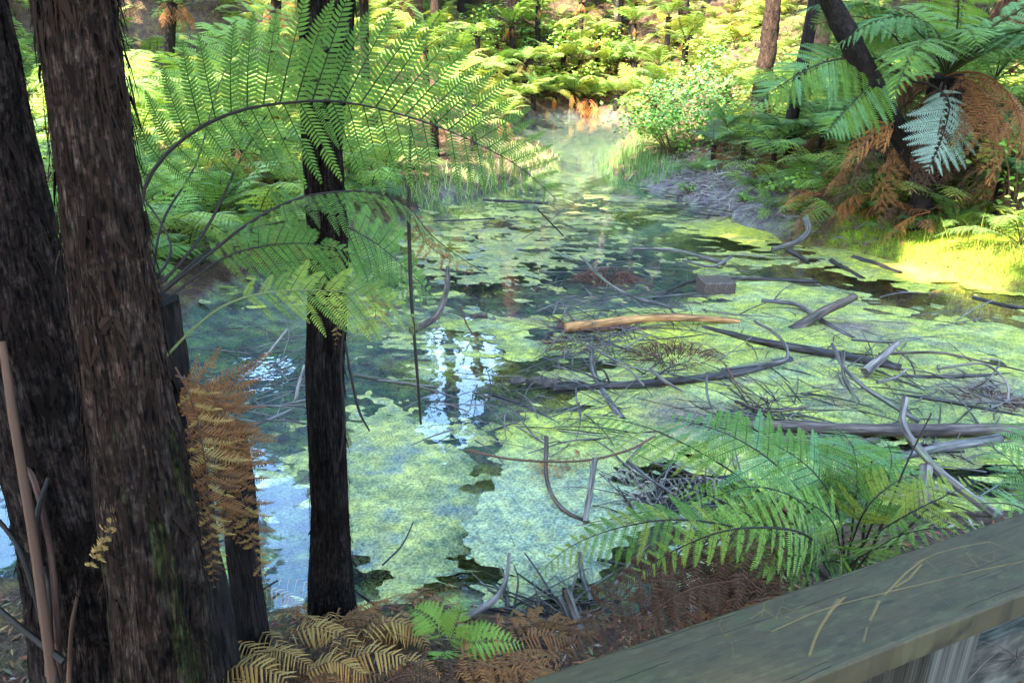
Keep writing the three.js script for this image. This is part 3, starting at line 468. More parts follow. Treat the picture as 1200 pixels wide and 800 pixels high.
// dead frond twisting round the hanging stalk, and scraps on the slim trunk
{
  const D = (l, z, mat, label, o = {}) => { const pts = l.map(([x, y], i) => onZ(x, y, z - 0.02 * i)), g = thing('dead_fern_frond', label, 'dead fern frond', pts[0], o.group); pinnateFrond(g, pts, o.n || V(0.2, 0.3, 0.95), mat, { geos: P_DEAD, pairs: 14, size: 0.12, t0: 0.1, hang: 0.6, r: 0.003, stemMat: M.stemBrown, jitter: 0.3, ...o }); return g; };
  D([[470, 232], [483, 250], [500, 285], [530, 305], [570, 318]], -2.5, M.rust, 'shrivelled brown frond trailing from the hanging stalk', { size: 0.07 });
  D([[394, 340], [396, 370], [392, 410]], -2.7, M.gold, 'small tan dead leaf scrap stuck to the slender trunk', { size: 0.04, pairs: 10 });
  D([[430, 330], [440, 370], [425, 392]], -2.65, M.rust, 'shrivelled rust leaf cluster beside the slender trunk', { size: 0.07, pairs: 9 });
  // rusty skirt on the mossy trunk
  D([[205, 440], [235, 450], [265, 480], [285, 470]], -2.1, M.rust, 'rusty dead frond fanning out from the mossy trunk over water', { size: 0.16, pairs: 16, n: V(0, 0.4, 0.9), hang: 0.2 });
  D([[205, 430], [225, 470], [240, 540], [246, 620], [250, 690]], -1.95, [M.gold, M.rust], 'long tan and rust dead frond hanging along the mossy trunk', { size: 0.13, pairs: 20 });
  D([[215, 440], [245, 500], [262, 580], [282, 640]], -2.15, M.rust, 'rusty dead frond hanging over the short stump', { size: 0.17, pairs: 20 });
  D([[225, 450], [262, 520], [285, 590], [300, 650], [315, 700]], -2.3, [M.rust, M.gold], 'rust and tan dead frond reaching down to the gold litter', { size: 0.13, pairs: 22 });
  D([[215, 470], [232, 560], [236, 650], [232, 720]], -2.0, M.brown, 'dark brown dead frond tucked against the mossy trunk', { size: 0.13, pairs: 18 });
  D([[222, 445], [250, 470], [275, 520], [292, 560]], -2.2, M.rust, 'bushy rusty dead frond at the top of the hanging skirt', { size: 0.15, pairs: 18 });
}

// ---------------------------------------------------------------- litter of fallen fronds on the near bank
{
  const F1 = (l, mat, label, o = {}) => { const pts = l.map(([x, y, h = 0.03]) => { const p = ground(x, y); return onY(x, y, p.y + h); }), g = thing('fallen_fern_frond', label, 'dead fern frond', pts[0], 'fallen fronds on the near bank'); pinnateFrond(g, pts, o.n || V(0, 1, 0.25), mat, { geos: P_COMB, pairs: 13, size: 0.11, t0: 0.06, a0: 78, a1: 55, hang: 0.12, r: 0.003, stemMat: M.stemBrown, jitter: 0.18, tipLen: 0.3, width: 1, ...o }); };
  // each is a fallen pinna row with comb teeth; o.size is the tooth row length
  const comb = (l, mat, label, half) => F1(l, mat, label, { size: half * 0.78, pairs: 19, geos: P_COMB1, jitter: 0.12, hang: 0.25, width: 1.0, peak: 0.25 });
  const P_COMB1 = [0, 1, 2].map(k => { const mb = new MB(), w = 0.058; const N = 4; const id = []; for (let i = 0; i <= N; i++) { const x = i / N, ww = w * (i === N ? 0.12 : 1 - 0.35 * x * x), y = -0.28 * x * x * (1 + 0.3 * k), c = 1 + 0.12 * (x - 0.5), col = [c, c * (1 - 0.08 * k), c * (1 - 0.12 * k)]; id.push([mb.v(x, y, -ww, col), mb.v(x, y + 0.05 * (1 - x), 0, col), mb.v(x, y, ww, col)]); } for (let i = 0; i < N; i++) for (let j = 0; j < 2; j++) { mb.t(id[i][j], id[i][j + 1], id[i + 1][j]); mb.t(id[i][j + 1], id[i + 1][j + 1], id[i + 1][j]); } return mb.geo(); });
  comb([[262, 733, .10], [295, 738, .14], [325, 752, .13], [350, 785, .07]], M.gold, 'gold comb toothed fallen frond arching beside the mossy trunk', 0.115);
  comb([[245, 755, .08], [275, 752, .13], [305, 770, .11], [325, 800, .05]], M.gold, 'broad gold fallen frond lying lowest against the mossy trunk', 0.115);
  comb([[246, 770, .06], [262, 780, .09], [285, 815, .05]], M.gold, 'gold frond end half hidden at the trunk foot', 0.105);
  comb([[318, 676, .16], [355, 683, .18], [395, 700, .14], [430, 716, .08]], M.gold, 'tan fallen frond curving in front of the slender trunk foot', 0.10);
  comb([[395, 700, .12], [420, 735, .13], [440, 765, .10], [462, 790, .05]], M.gold, 'gold fallen frond running down from the slender trunk foot', 0.105);
  comb([[440, 720, .10], [462, 742, .12], [490, 752, .08]], M.gold, 'short gold frond beside the small green fern', 0.10);
  comb([[360, 730, .12], [390, 750, .14], [410, 790, .07]], [M.gold, M.rust], 'gold and rust fallen frond in the middle of the heap', 0.105);
  comb([[300, 700, .12], [330, 700, .14], [355, 725, .09]], M.rust, 'rust brown fallen frond bridging stump and slender trunk', 0.105);
  comb([[330, 720, .10], [352, 712, .16], [380, 720, .10]], M.rust, 'dull rust frond arched over the gold heap', 0.105);
  comb([[512, 690, .10], [520, 665, .16], [530, 640, .16], [528, 620, .2]], M.ash, 'pale withered frond standing up at the water edge', 0.06);
  comb([[380, 790, .05], [430, 790, .09], [475, 800, .05]], M.rust, 'rust frond along the bottom of the heap', 0.09);
  comb([[250, 725, .14], [285, 716, .17], [318, 722, .15], [345, 745, .1]], [M.gold, M.rust], 'gold brown fallen frond on top of the heap by the stump', 0.115);
  comb([[350, 690, .2], [372, 705, .2], [390, 728, .16], [402, 760, .1]], M.gold, 'gold fallen frond hanging in front of the slender trunk', 0.115);
  comb([[420, 700, .14], [448, 705, .15], [478, 722, .1]], [M.gold, M.rust], 'tan fallen frond pointing at the small green fern', 0.105);
  comb([[300, 765, .1], [335, 765, .14], [368, 785, .1]], M.gold, 'gold fallen frond filling the middle foreground of the heap', 0.115);
  comb([[450, 790, .08], [480, 775, .12], [515, 790, .08]], [M.rust, M.gold], 'rust and gold frond under the small green fern', 0.105);
  comb([[600, 752, .06], [640, 745, .09], [680, 752, .06]], M.rust, 'flat rust frond close to the pale stake', 0.105);
  comb([[310, 730, .18], [345, 722, .22], [380, 738, .18], [400, 770, .12]], M.gold, 'gold fallen frond raised highest on the heap', 0.12);
  comb([[425, 745, .14], [455, 728, .18], [485, 738, .14], [500, 760, .08]], M.gold, 'gold fallen frond touching the small green fern', 0.11);
  comb([[355, 790, .12], [390, 775, .17], [425, 790, .12]], M.gold, 'gold fallen frond at the very front of the heap', 0.12);
  comb([[255, 790, .1], [290, 780, .16], [325, 790, .14], [350, 815, .08]], M.gold, 'large gold fallen frond spilling over the heap front', 0.13);
  comb([[400, 780, .1], [430, 765, .16], [462, 768, .14], [490, 782, .08]], M.gold, 'gold fallen frond just short of the small green fern', 0.115);
  comb([[335, 745, .15], [365, 735, .2], [398, 742, .16], [425, 765, .1]], M.gold, 'gold fallen frond crossing the heap from stump to trunk', 0.115);
  comb([[270, 700, .16], [300, 690, .22], [335, 698, .18], [362, 715, .12]], M.gold, 'tan fallen frond leaning over the blue water by the stump', 0.1);
  comb([[480, 730, .1], [510, 712, .14], [500, 695, .16]], M.rust, 'rust frond curled behind the lime fern', 0.1);
  for (const [l, mat, label, size] of [
    [[[340, 810, .04], [385, 790, .14], [430, 800, .06]], M.rust, 'rust frond matted in front of the gold ones', .18],
    [[[380, 735, .08], [420, 725, .16], [470, 745, .08]], M.rust, 'bushy rust frond below the slender trunk foot', .17],
    [[[500, 800, .04], [560, 780, .1], [620, 795, .04]], M.rust, 'rust frond along the bank foot by the rail end', .18],
    [[[600, 740, .04], [640, 728, .08], [690, 745, .04]], M.rust, 'reddish frond spread before the pale stakes', .15],
    [[[480, 705, .1], [505, 690, .16], [540, 690, .1]], M.rust, 'bushy rust frond behind the small green fern', .16],
    [[[470, 770, .04], [520, 775, .09], [580, 790, .04]], M.brown, 'dark brown frond matted below the small green fern', .2],
    [[[560, 740, .05], [610, 735, .09], [660, 725, .05]], M.rust, 'feathery rust frond lying behind the small green fern', .17],
    [[[540, 790, .05], [610, 775, .09], [670, 760, .05]], M.rust, 'feathery reddish frond beside the rail end', .2],
    [[[420, 760, .05], [450, 740, .12], [500, 735, .05]], M.rust, 'curled rust frond in the centre of the litter', .14],
    [[[340, 775, .05], [390, 770, .1], [440, 780, .05]], M.brown, 'brown frond matted under the gold fronds', .16],
    [[[280, 790, .03], [330, 795, .08], [380, 815, .03]], M.brown, 'brown frond at the base of the gold heap', .16],
    [[[590, 770, .05], [630, 790, .08], [660, 815, .03]], M.rust, 'reddish frond tucked under the rail', .15],
    [[[570, 715, .05], [620, 712, .08], [680, 735, .03]], M.orange, 'orange brown needle spray on the shore', .12],
    [[[430, 810, .05], [480, 790, .12], [540, 805, .03]], M.brown, 'dark frond curled at the foot of the bank', .16]])
    F1(l, mat, label, { geos: P_DEAD, size, pairs: 15, hang: 0.15, jitter: 0.3 });
  // small bright fern in the litter
  const b = ground(520, 762), g = thing('small_fern', 'small bright lime fern growing in the brown litter', 'fern', b);
  const C = (l) => l.map(([x, y, h]) => onY(x, y, b.y + h));
  for (const [l, s] of [[[[520, 762, .02], [512, 735, .13], [495, 718, .17], [478, 712, .15]], .10], [[[522, 762, .02], [530, 742, .13], [537, 722, .2], [543, 704, .26]], .10], [[[522, 762, .02], [521, 765, .09], [512, 775, .09], [506, 788, .04]], .09], [[[524, 762, .02], [550, 752, .12], [585, 750, .13], [618, 757, .07]], .09], [[[524, 762, .02], [548, 745, .10], [575, 738, .12], [598, 742, .1]], .07]])
    pinnateFrond(g, C(l), V(0, 1, 0.5), M.fernBright, { pairs: 14, size: s, t0: 0.25, r: 0.0025, geos: P_MID, hang: 0.02, a0: 80, stemMat: M.stemGreen, peak: 0.1, width: 1.25 });
  // loose litter: needles, leaf bits and twigs, uncountable
  const lg = new MB(); lg.v(-1, 0, 0); lg.v(0, 0.12, -0.28); lg.v(0, 0.12, 0.28); lg.v(1, 0.05, 0); lg.t(0, 2, 1); lg.t(1, 2, 3);
  const N = 9000, im = new THREE.InstancedMesh(lg.geo(), M.litter, N), m4 = new THREE.Matrix4(), q = new THREE.Quaternion(), e = new THREE.Euler(), col = new THREE.Color();
  let k = 0; for (let tries = 0; tries < 60000 && k < N; tries++) {
    const far = rnd() < 0.45, x = far ? rr(-6, 9) : rr(-2.4, 2.6), z = far ? rr(-16, -3.2) : rr(-3.3, -1.0), d = shoreDist(x, z); if (d < 0.02 || (far && d > 2.5)) continue;
    const s = (far ? 0.035 : 0.022) * rr(0.5, 1.8), y = height(x, z) + 0.012; e.set(rr(-.5, .5), rnd() * 6.28, rr(-.4, .4)); q.setFromEuler(e);
    m4.compose(V(x, y, z), q, V(s, s, s * rr(0.2, 1))); im.setMatrixAt(k, m4);
    const t = rnd(); t < 0.6 ? col.setRGB(.17 * rr(.5, 1.3), .075 * rr(.6, 1.2), .03) : t < 0.93 ? col.setRGB(.24 * rr(.5, 1.2), .13 * rr(.6, 1.2), .06) : col.setRGB(.24, .2, .17); im.setColorAt(k, col); k++;
  }
  im.count = k; im.name = 'leaf_litter'; im.castShadow = im.receiveShadow = true; tag(im, 'scattered brown leaf and needle litter along the banks', 'litter', null, 'stuff'); scene.add(im);
}
{ // pale needles and twig bits matting the grey bank
  const lg = new MB(); lg.v(-1, 0, -.06); lg.v(-1, 0, .06); lg.v(1, .12, 0); lg.v(0, .1, -.08); lg.t(0, 1, 2); lg.t(0, 2, 3);
  const N = 3600, im = new THREE.InstancedMesh(lg.geo(), M.litter, N), m4 = new THREE.Matrix4(), qq = new THREE.Quaternion(), e = new THREE.Euler(), col = new THREE.Color(); let k = 0;
  for (let t = 0; t < 30000 && k < N; t++) { const c = ash[t % 3], x = c.x + rr(-2, 2), z = c.z + rr(-2, 2), d = shoreDist(x, z); if (d < 0.02 || d > 2.2) continue; e.set(rr(-.4, .4), rnd() * 6.283, rr(-.3, .3)); qq.setFromEuler(e); const L = rr(.04, .16); m4.compose(V(x, height(x, z) + .015, z), qq, V(L, L, L * rr(.5, 1.6))); im.setMatrixAt(k, m4); const b = rr(.5, 1.3); col.setRGB(.22 * b, .175 * b, .15 * b); im.setColorAt(k, col); k++; }
  im.count = k; im.name = 'needle_litter'; im.castShadow = im.receiveShadow = true; tag(im, 'pale needles and twig bits matted over the grey bank', 'litter', null, 'stuff'); scene.add(im);
}
console.log('near left done');

// ---------------------------------------------------------------- banks behind: ferns, tree ferns, shrubs, trunks
const onGround = (px, py) => { const p = ground(px, py); p.y = height(p.x, p.z); return p; };
function shrub(name, label, group, pos, o = {}) {
  const { rx = 1, ry = 0.8, count = 1500, size = 0.05, mat = M.shrub, clumps = 14, stems = 7, narrow = 0.45, flat = 0.4 } = o, g = thing(name, label, 'shrub', pos, group), sb = new MB(), lb = new MB();
  for (let c = 0; c < clumps; c++) {
    const a = rnd() * 6.283, q = Math.sqrt(rnd()), cx = Math.cos(a) * q * rx * 0.8, cz = Math.sin(a) * q * rx * 0.8, cy = ry * rr(0.25, 1.75) * (1 - 0.35 * q), R = rx * rr(0.22, 0.42);
    if (c < stems) tube([V(cx * 0.1, -0.1, cz * 0.1), V(cx * 0.5, cy * 0.6, cz * 0.5), V(cx, cy, cz)], [0.02, 0.012, 0.005], 5, 5, null, null, sb);
    for (let k = 0; k < count / clumps; k++) {
      const p = V(rr(-1, 1), rr(-1, 1), rr(-1, 1)); if (p.lengthSq() > 1) continue; p.multiplyScalar(R); p.y *= 0.7; p.add(V(cx, cy, cz));
      const yaw = rnd() * 6.283, pit = rr(-0.9, 0.3), L = size * rr(0.6, 1.4), W = L * narrow, X = V(Math.cos(yaw) * Math.cos(pit), Math.sin(pit), Math.sin(yaw) * Math.cos(pit)), Z = V(-Math.sin(yaw), rr(-flat, flat), Math.cos(yaw)), t = rr(0.7, 1.35), col = [t * rr(0.85, 1.2), t, t * rr(0.6, 1.1)];
      const A = lb.v(p.x, p.y, p.z, col), B = lb.v(p.x + X.x * L * .45 + Z.x * W, p.y + X.y * L * .45 + Z.y * W + 0.1 * L, p.z + X.z * L * .45 + Z.z * W, col), E = lb.v(p.x + X.x * L, p.y + X.y * L, p.z + X.z * L, col), D = lb.v(p.x + X.x * L * .45 - Z.x * W, p.y + X.y * L * .45 - Z.y * W + 0.1 * L, p.z + X.z * L * .45 - Z.z * W, col);
      lb.t(A, B, E); lb.t(A, E, D);
    }
  }
  mesh('stem', sb.geo(), M.stemBrown, g); tag(mesh('foliage', lb.geo(), mat, g), null, null, null, 'stuff'); return g;
}
function grass(name, label, pos, o = {}) {
  const { n = 160, r = 0.4, h = 0.5, mat = M.grass, lean = 0.35, w = 0.006 } = o, mb = new MB();
  for (let k = 0; k < n; k++) { const a = rnd() * 6.283, q = Math.sqrt(rnd()) * r, x = Math.cos(a) * q, z = Math.sin(a) * q, L = h * rr(0.5, 1.2), b = rnd() * 6.283, ln = lean * rr(0.2, 1.6) * L, t = rr(0.7, 1.3), c = [t * rr(.9, 1.2), t, t]; const W = w * rr(.6, 1.3), dx = Math.cos(b), dz = Math.sin(b);
    const y0 = height(pos.x + x, pos.z + z) - pos.y - 0.03; let id = [0, 0.4, 0.75, 1].map(u => { const X = x + dx * ln * u * u, Y = y0 + L * (u - 0.25 * lean * u * u), Z = z + dz * ln * u * u, ww = W * (1 - u * 0.9); return [mb.v(X - dz * ww, Y, Z + dx * ww, c), mb.v(X + dz * ww, Y, Z - dx * ww, c)]; });
    for (let i = 0; i < 3; i++) { mb.t(id[i][0], id[i][1], id[i + 1][0]); mb.t(id[i][1], id[i + 1][1], id[i + 1][0]); } }
  const m = mesh(name, mb.geo(), mat); m.position.copy(pos); tag(m, label, 'grass'); return m;
}
// left bank
for (const [px, py, len, n, m] of [[150, 330, 1.0, 9, 0], [235, 312, 0.9, 9, 1], [310, 295, 1.1, 10, 0], [255, 260, 1.2, 10, 1], [190, 235, 1.4, 11, 0], [330, 235, 1.3, 11, 1], [110, 260, 1.3, 10, 2], [40, 300, 1.2, 10, 0], [10, 210, 1.5, 10, 1], [420, 235, 1.3, 11, 1], [460, 205, 1.4, 10, 2], [390, 190, 1.5, 10, 0], [290, 190, 1.6, 11, 2], [140, 180, 1.7, 11, 0], [510, 185, 1.2, 10, 2], [555, 178, 1.1, 9, 2], [70, 180, 1.6, 10, 1], [440, 165, 1.6, 10, 2], [590, 165, 1.1, 9, 2], [240, 165, 1.8, 11, 1], [350, 160, 1.7, 11, 2], [20, 345, 0.9, 9, 2], [95, 335, 0.8, 9, 0], [5, 255, 1.1, 10, 2]])
{
  const tr = rnd() < 0.35 ? rr(0.4, 1.0) : 0, dead = rnd() < 0.5 ? 4 : 0;
  fern('bank_fern', `${['fresh green', 'dark green', 'yellow green'][m]} ${tr ? 'short trunked ' : ''}fern ${dead ? 'with dead brown fronds ' : ''}on the bank behind the tree trunks`, 'ferns on the bank behind the trunks', onGround(px, py), { len, n, mats: [[M.fern, M.fernBright], [M.fern, M.fernDeep], [M.fernBright, M.fernYellow]][m], trunk: tr, dead });
}
fern('bank_fern', 'fern on the bank with a thick skirt of rusty dead fronds', null, onGround(285, 232), { len: 1.1, n: 6, trunk: 0.7, dead: 14, deadMats: [M.rust, M.orange], deadLen: 0.9 });
fern('bank_fern', 'withered orange fern beside the dark trunk on the left bank', null, onGround(15, 470), { len: 0.7, n: 3, trunk: 0.3, dead: 10, deadMats: [M.orange, M.gold], deadLen: 0.6 });
for (const [px, py] of [[90, 150], [320, 150], [430, 140], [200, 140]]) fern('tree_fern', 'tall tree fern rising behind the bank ferns', 'tall tree ferns behind the bank ferns', onGround(px, py), { trunk: rr(2.2, 3.6), r: 0.11, len: 2.0, n: 13, mats: [M.fernBright, M.fern], dead: 8, lean: [rr(-.4, .4), rr(-.3, .3)] });
for (const [px, py, r, h] of [[520, 224, 0.7, 0.5], [548, 214, 0.6, 0.45], [490, 235, 0.5, 0.5], [565, 210, 0.6, 0.4], [590, 200, 0.7, 0.32], [615, 193, 0.6, 0.3], [638, 187, 0.5, 0.28], [600, 180, 0.8, 0.35], [625, 176, 0.7, 0.3]]) grass('grass_tuft', 'pale green grass tuft on the shore by the sandy strip', onGround(px, py), { n: 170, r, h: h * 0.75, w: 0.009, mat: M.grassPale, lean: 0.6 }).userData.group = 'grass along the shore by the sand';
// right bank: big tree fern with a brown skirt
const rt = onGround(1082, 246);
{
  const g = fern('tree_fern', 'large tree fern on the bank with a shaggy brown skirt', null, rt, { trunk: 1.75, r: 0.2, len: 2.5, n: 18, mats: [M.fern, M.fernTeal, M.fernBright], dead: 36, deadMats: [M.brown, M.rust, M.brown, M.rust], deadLen: 1.85, tilt: [-0.25, 0.3], lean: [-0.15, 0.2] });
  const top = V(-0.15, 1.75, 0.2).add(rt);
  // the nearest fronds are built pinna by pinna
  const C = (l, z0, z1) => l.map(([x, y], i) => onZ(x, y, mix(z0, z1, i / (l.length - 1))));
  const z0 = top.z, T = [1070, 95];
  pinnateFrond(g, C([T, [1092, 100], [1112, 118], [1105, 160], [1088, 200]], z0, z0 + 1.1), V(0.2, 0.5, 0.85), M.silver, { pairs: 16, size: 0.62, t0: 0.28, r: 0.02, geos: P_MID });
  pinnateFrond(g, C([T, [1030, 70], [970, 72], [915, 100], [878, 130]], z0, z0 + 0.8), V(0, 0.8, 0.6), [M.fern, M.fernTeal], { pairs: 24, size: 0.62, t0: 0.2, r: 0.02, geos: P_MID });
  pinnateFrond(g, C([T, [1040, 85], [1000, 120], [965, 160]], z0, z0 + 0.9), V(0, 0.7, 0.7), [M.fernTeal, M.fern], { pairs: 22, size: 0.58, t0: 0.25, r: 0.02, geos: P_MID });
  pinnateFrond(g, C([T, [1055, 50], [1010, 20], [950, 30]], z0, z0 + 0.3), V(0, 0.6, 0.8), M.fern, { pairs: 22, size: 0.58, t0: 0.25, r: 0.02, geos: P_MID });
  pinnateFrond(g, C([[1055, 135], [1030, 150], [1005, 178], [985, 200]], z0 + .3, z0 + 1.2), V(0, 0.4, 0.9), M.orange, { name: 'dead_frond', pairs: 12, size: 0.25, t0: 0.1, r: 0.015, geos: P_DEAD, hang: 0.6, stemMat: M.stemBrown });
  pinnateFrond(g, C([[1055, 135], [1042, 150], [1035, 180]], z0 + .3, z0 + 1.0), V(0, 0.4, 0.9), M.orange, { name: 'dead_frond', pairs: 10, size: 0.22, t0: 0.1, r: 0.015, geos: P_DEAD, hang: 0.6, stemMat: M.stemBrown });
}
// brown heap under it
for (const [px, py, L] of [[960, 262, 1.1], [990, 255, 1.2], [1020, 262, 1.1], [1050, 270, 1.0], [985, 275, 0.9], [1085, 278, 0.9], [1010, 240, 1.3], [1120, 262, 1.0]]) {
  const b = onGround(px, py), g = thing('fallen_fern_frond', 'rusty fallen frond heaped below the shaggy tree fern', 'dead fern frond', b, 'fallen fronds below the shaggy tree fern');
  for (let k = 0; k < 4; k++) { const m = mesh('frond', FR_DEAD[k % 2], [M.rust, M.brown, M.orange][Math.floor(rnd() * 3)], g); m.position.set(0, 0.35 * L, 0); m.rotation.order = 'YZX'; m.rotation.set(0, 2.4 + rr(-0.9, 1.6), rr(0, .4)); m.scale.setScalar(L * rr(.6, .9)); }
}
for (const [px, py, len, n, mats, tr, label] of [
  [835, 195, 0.8, 8, [M.fernTeal, M.silver], 0.35, 'small blue green fern above the grey needle bank'],
  [870, 190, 1.0, 9, [M.fern, M.fernBright], 0.3, 'fern beside the small blue green one on the bank'],
  [905, 205, 1.1, 9, [M.fernTeal, M.fern], 0.4, 'dark teal fern behind the grey needle bank'],
  [945, 232, 0.9, 8, [M.fern, M.fernYellow], 0, 'yellow tinged fern leaning out over the rusty heap'],
  [985, 215, 1.0, 9, [M.fern, M.fernTeal], 0, 'green fern crowded under the big tree fern'],
  [1045, 285, 0.55, 6, [M.fernTeal, M.fern], 0, 'little fern at the edge of the moss'],
  [1165, 255, 1.2, 10, [M.fernTeal, M.fernBright], 0.5, 'bright fern standing beyond the sunny moss'],
  [1195, 290, 1.0, 9, [M.fernYellow, M.fern], 0, 'yellow green fern at the end of the sunny moss'],
  [1135, 240, 1.1, 9, [M.fernDeep, M.fernTeal], 0.3, 'dark fern beside the shaggy tree fern'],
  [780, 180, 1.0, 9, [M.fern, M.fernBright], 0, 'fern at the foot of the leafy bush'],
  [930, 165, 1.6, 11, [M.fern, M.fernBright], 0.6, 'broad fern arching below the leaning trunk'],
  [1010, 150, 1.8, 11, [M.fernBright, M.fern], 0.8, 'tall fern behind the leaning trunk'],
  [850, 140, 1.6, 11, [M.fern, M.fernYellow], 0.9, 'fern above the leafy bush on the slope'],
  [1150, 165, 1.7, 11, [M.fernTeal, M.fern], 0.9, 'large fern on the slope behind the shaggy tree fern'],
  [1195, 195, 1.5, 10, [M.fern, M.fernBright], 0.7, 'fern on the slope above the bright one'],
  [1060, 262, 0.7, 9, [M.fern, M.rust], 0, 'green and rust fern at the front of the tree fern foot'],
  [1025, 255, 0.7, 9, [M.fern, M.fernDeep], 0, 'dark fern leaning from the rusty heap'],
  [1100, 258, 0.8, 9, [M.rust, M.fern, M.brown], 0, 'mostly withered fern hiding the tree fern trunk'],
  [900, 250, 0.6, 8, [M.fern, M.fernBright], 0, 'small fern where the needle bank meets the rusty heap'],
  [850, 178, 1.1, 10, [M.fernTeal, M.fern], 0.4, 'arching teal fern over the needle bank'],
  [925, 195, 1.2, 11, [M.fernDeep, M.fern], 0.4, 'shaded fern at the foot of the thin dark trunk'],
  [1030, 200, 1.4, 12, [M.fern, M.fernTeal], 0.6, 'fern squeezed between leaning trunk and tree fern'],
  [1140, 205, 1.3, 12, [M.fern, M.fernBright], 0.6, 'fresh fern behind the silvery hanging frond'],
  [1170, 225, 1.2, 11, [M.fernTeal, M.fern], 0.4, 'teal fern behind the lime sapling'],
  [1120, 272, 0.6, 8, [M.fern, M.fernBright], 0, 'small fern on the upper edge of the moss'],
  [1075, 268, 0.7, 8, [M.fernDeep, M.rust], 0, 'half withered fern at the tree fern foot'],
  [890, 150, 1.5, 12, [M.fern, M.fernBright], 0.8, 'tall fern beside the warm brown trunk'],
  [755, 172, 1.0, 9, [M.fernBright, M.fern], 0, 'fern peeping out beside the rush tufts'],
  [815, 205, 0.8, 9, [M.fern, M.fernTeal], 0, 'low fern at the top edge of the grey needle bank'],
  [890, 225, 0.8, 8, [M.fern, M.fernDeep], 0, 'dark low fern behind the grey needle bank end'],
  [1060, 225, 1.3, 12, [M.fernDeep, M.fernTeal], 0.4, 'deep green fern right under the shaggy tree fern'],
  [960, 190, 1.4, 12, [M.fern, M.fernTeal], 0.5, 'fern between the leaning trunk and the teal fern'],
  [1100, 190, 1.5, 12, [M.fern, M.fernTeal], 0.8, 'wide fern behind the thick dark trunk foot']])
  fern(tr > 0.55 ? 'tree_fern' : 'bank_fern', label, 'ferns on the bank below the slope', onGround(px, py), { len, n, mats, trunk: tr, r: tr > 0.55 ? 0.09 : 0.045, dead: tr ? 6 : 2 });
shrub('leafy_bush', 'dense green leafy bush overhanging the far end of the pond', null, onGround(790, 178), { rx: 1.7, ry: 1.15, count: 5200, size: 0.085, clumps: 30 });
shrub('leafy_bush', 'lower blue green part bush beside the dense leafy one', null, onGround(815, 160), { rx: 1.6, ry: 1.3, count: 3600, size: 0.09, clumps: 26, mat: M.shrubTeal });
shrub('leafy_bush', 'bright leafy shrub rising behind the dense bush', null, onGround(860, 130), { rx: 2.0, ry: 1.6, count: 3600, size: 0.11, clumps: 26, mat: M.shrubLight });
shrub('leafy_bush', 'lime leafed sapling beside the bright fern by the moss', null, onGround(1185, 262), { rx: 0.9, ry: 0.95, count: 1500, size: 0.075, clumps: 18, mat: M.shrubLight });
shrub('leafy_bush', 'small glossy shrub above the rusty heap', null, onGround(930, 245), { rx: 0.55, ry: 0.35, count: 420, size: 0.07, clumps: 12, mat: M.shrubLight });
shrub('leafy_bush', 'small glossy shrub under the big tree fern', null, onGround(1010, 240), { rx: 0.5, ry: 0.4, count: 320, size: 0.07, clumps: 10, mat: M.shrub });
shrub('leafy_bush', 'tiny green plant on the grey needle bank', 'tiny plants on the grey needle bank', onGround(870, 240), { rx: 0.28, ry: 0.1, count: 160, size: 0.05, clumps: 6, mat: M.shrub });
shrub('leafy_bush', 'tiny green plant on the grey needle bank', 'tiny plants on the grey needle bank', onGround(808, 226), { rx: 0.3, ry: 0.1, count: 160, size: 0.05, clumps: 6, mat: M.shrub });
for (const [px, py, r, h] of [[738, 195, 0.7, 0.7], [752, 205, 0.6, 0.6], [728, 188, 0.6, 0.7], [772, 208, 0.5, 0.5]]) grass('grass_tuft', 'blue green rush tuft at the foot of the leafy bush', onGround(px, py), { n: 220, r, h: h * 0.7, w: 0.008, lean: 0.35 }).userData.group = 'rushes at the foot of the leafy bush';
for (const [px, py, n] of [[1165, 305, 40], [1190, 312, 46], [1140, 295, 30], [1110, 285, 40]]) grass('grass_tuft', 'thin straw coloured grass tuft on the sunny moss', onGround(px, py), { n, r: 0.3, h: 0.45, w: 0.004, mat: M.fernYellow, lean: 0.5 }).userData.group = 'straw grass on the moss';
{ // moss and short grass on the sunny strip: blades too many to count
  const mb = new MB(); for (let k = 0; k < 9000; k++) { const p = onY(rr(990, 1230), rr(272, 345)), x = p.x + rr(-.3, .3), z = p.z + rr(-.5, .5); const d = shoreDist(x, z); if (d < 0.03 || nearTo(moss, x, z, 1.7) < rnd() * 0.9) continue; const y = height(x, z), a = rnd() * 6.283, h = rr(.02, .09), w = .006, t = rr(.5, 1.3), c = [t * rr(.9, 1.4), t, t * .8], bx = rr(-.04, .04), bz = rr(-.04, .04); const i = mb.v(x - Math.cos(a) * w, y - .01, z - Math.sin(a) * w, c); mb.v(x + Math.cos(a) * w, y - .01, z + Math.sin(a) * w, c); mb.v(x + bx, y + h, z + bz, c); mb.t(i, i + 1, i + 2); }
  tag(mesh('moss_blades', mb.geo(), M.mossBlade), 'short bright moss and grass blades on the sunny strip', 'moss', null, 'stuff');
}
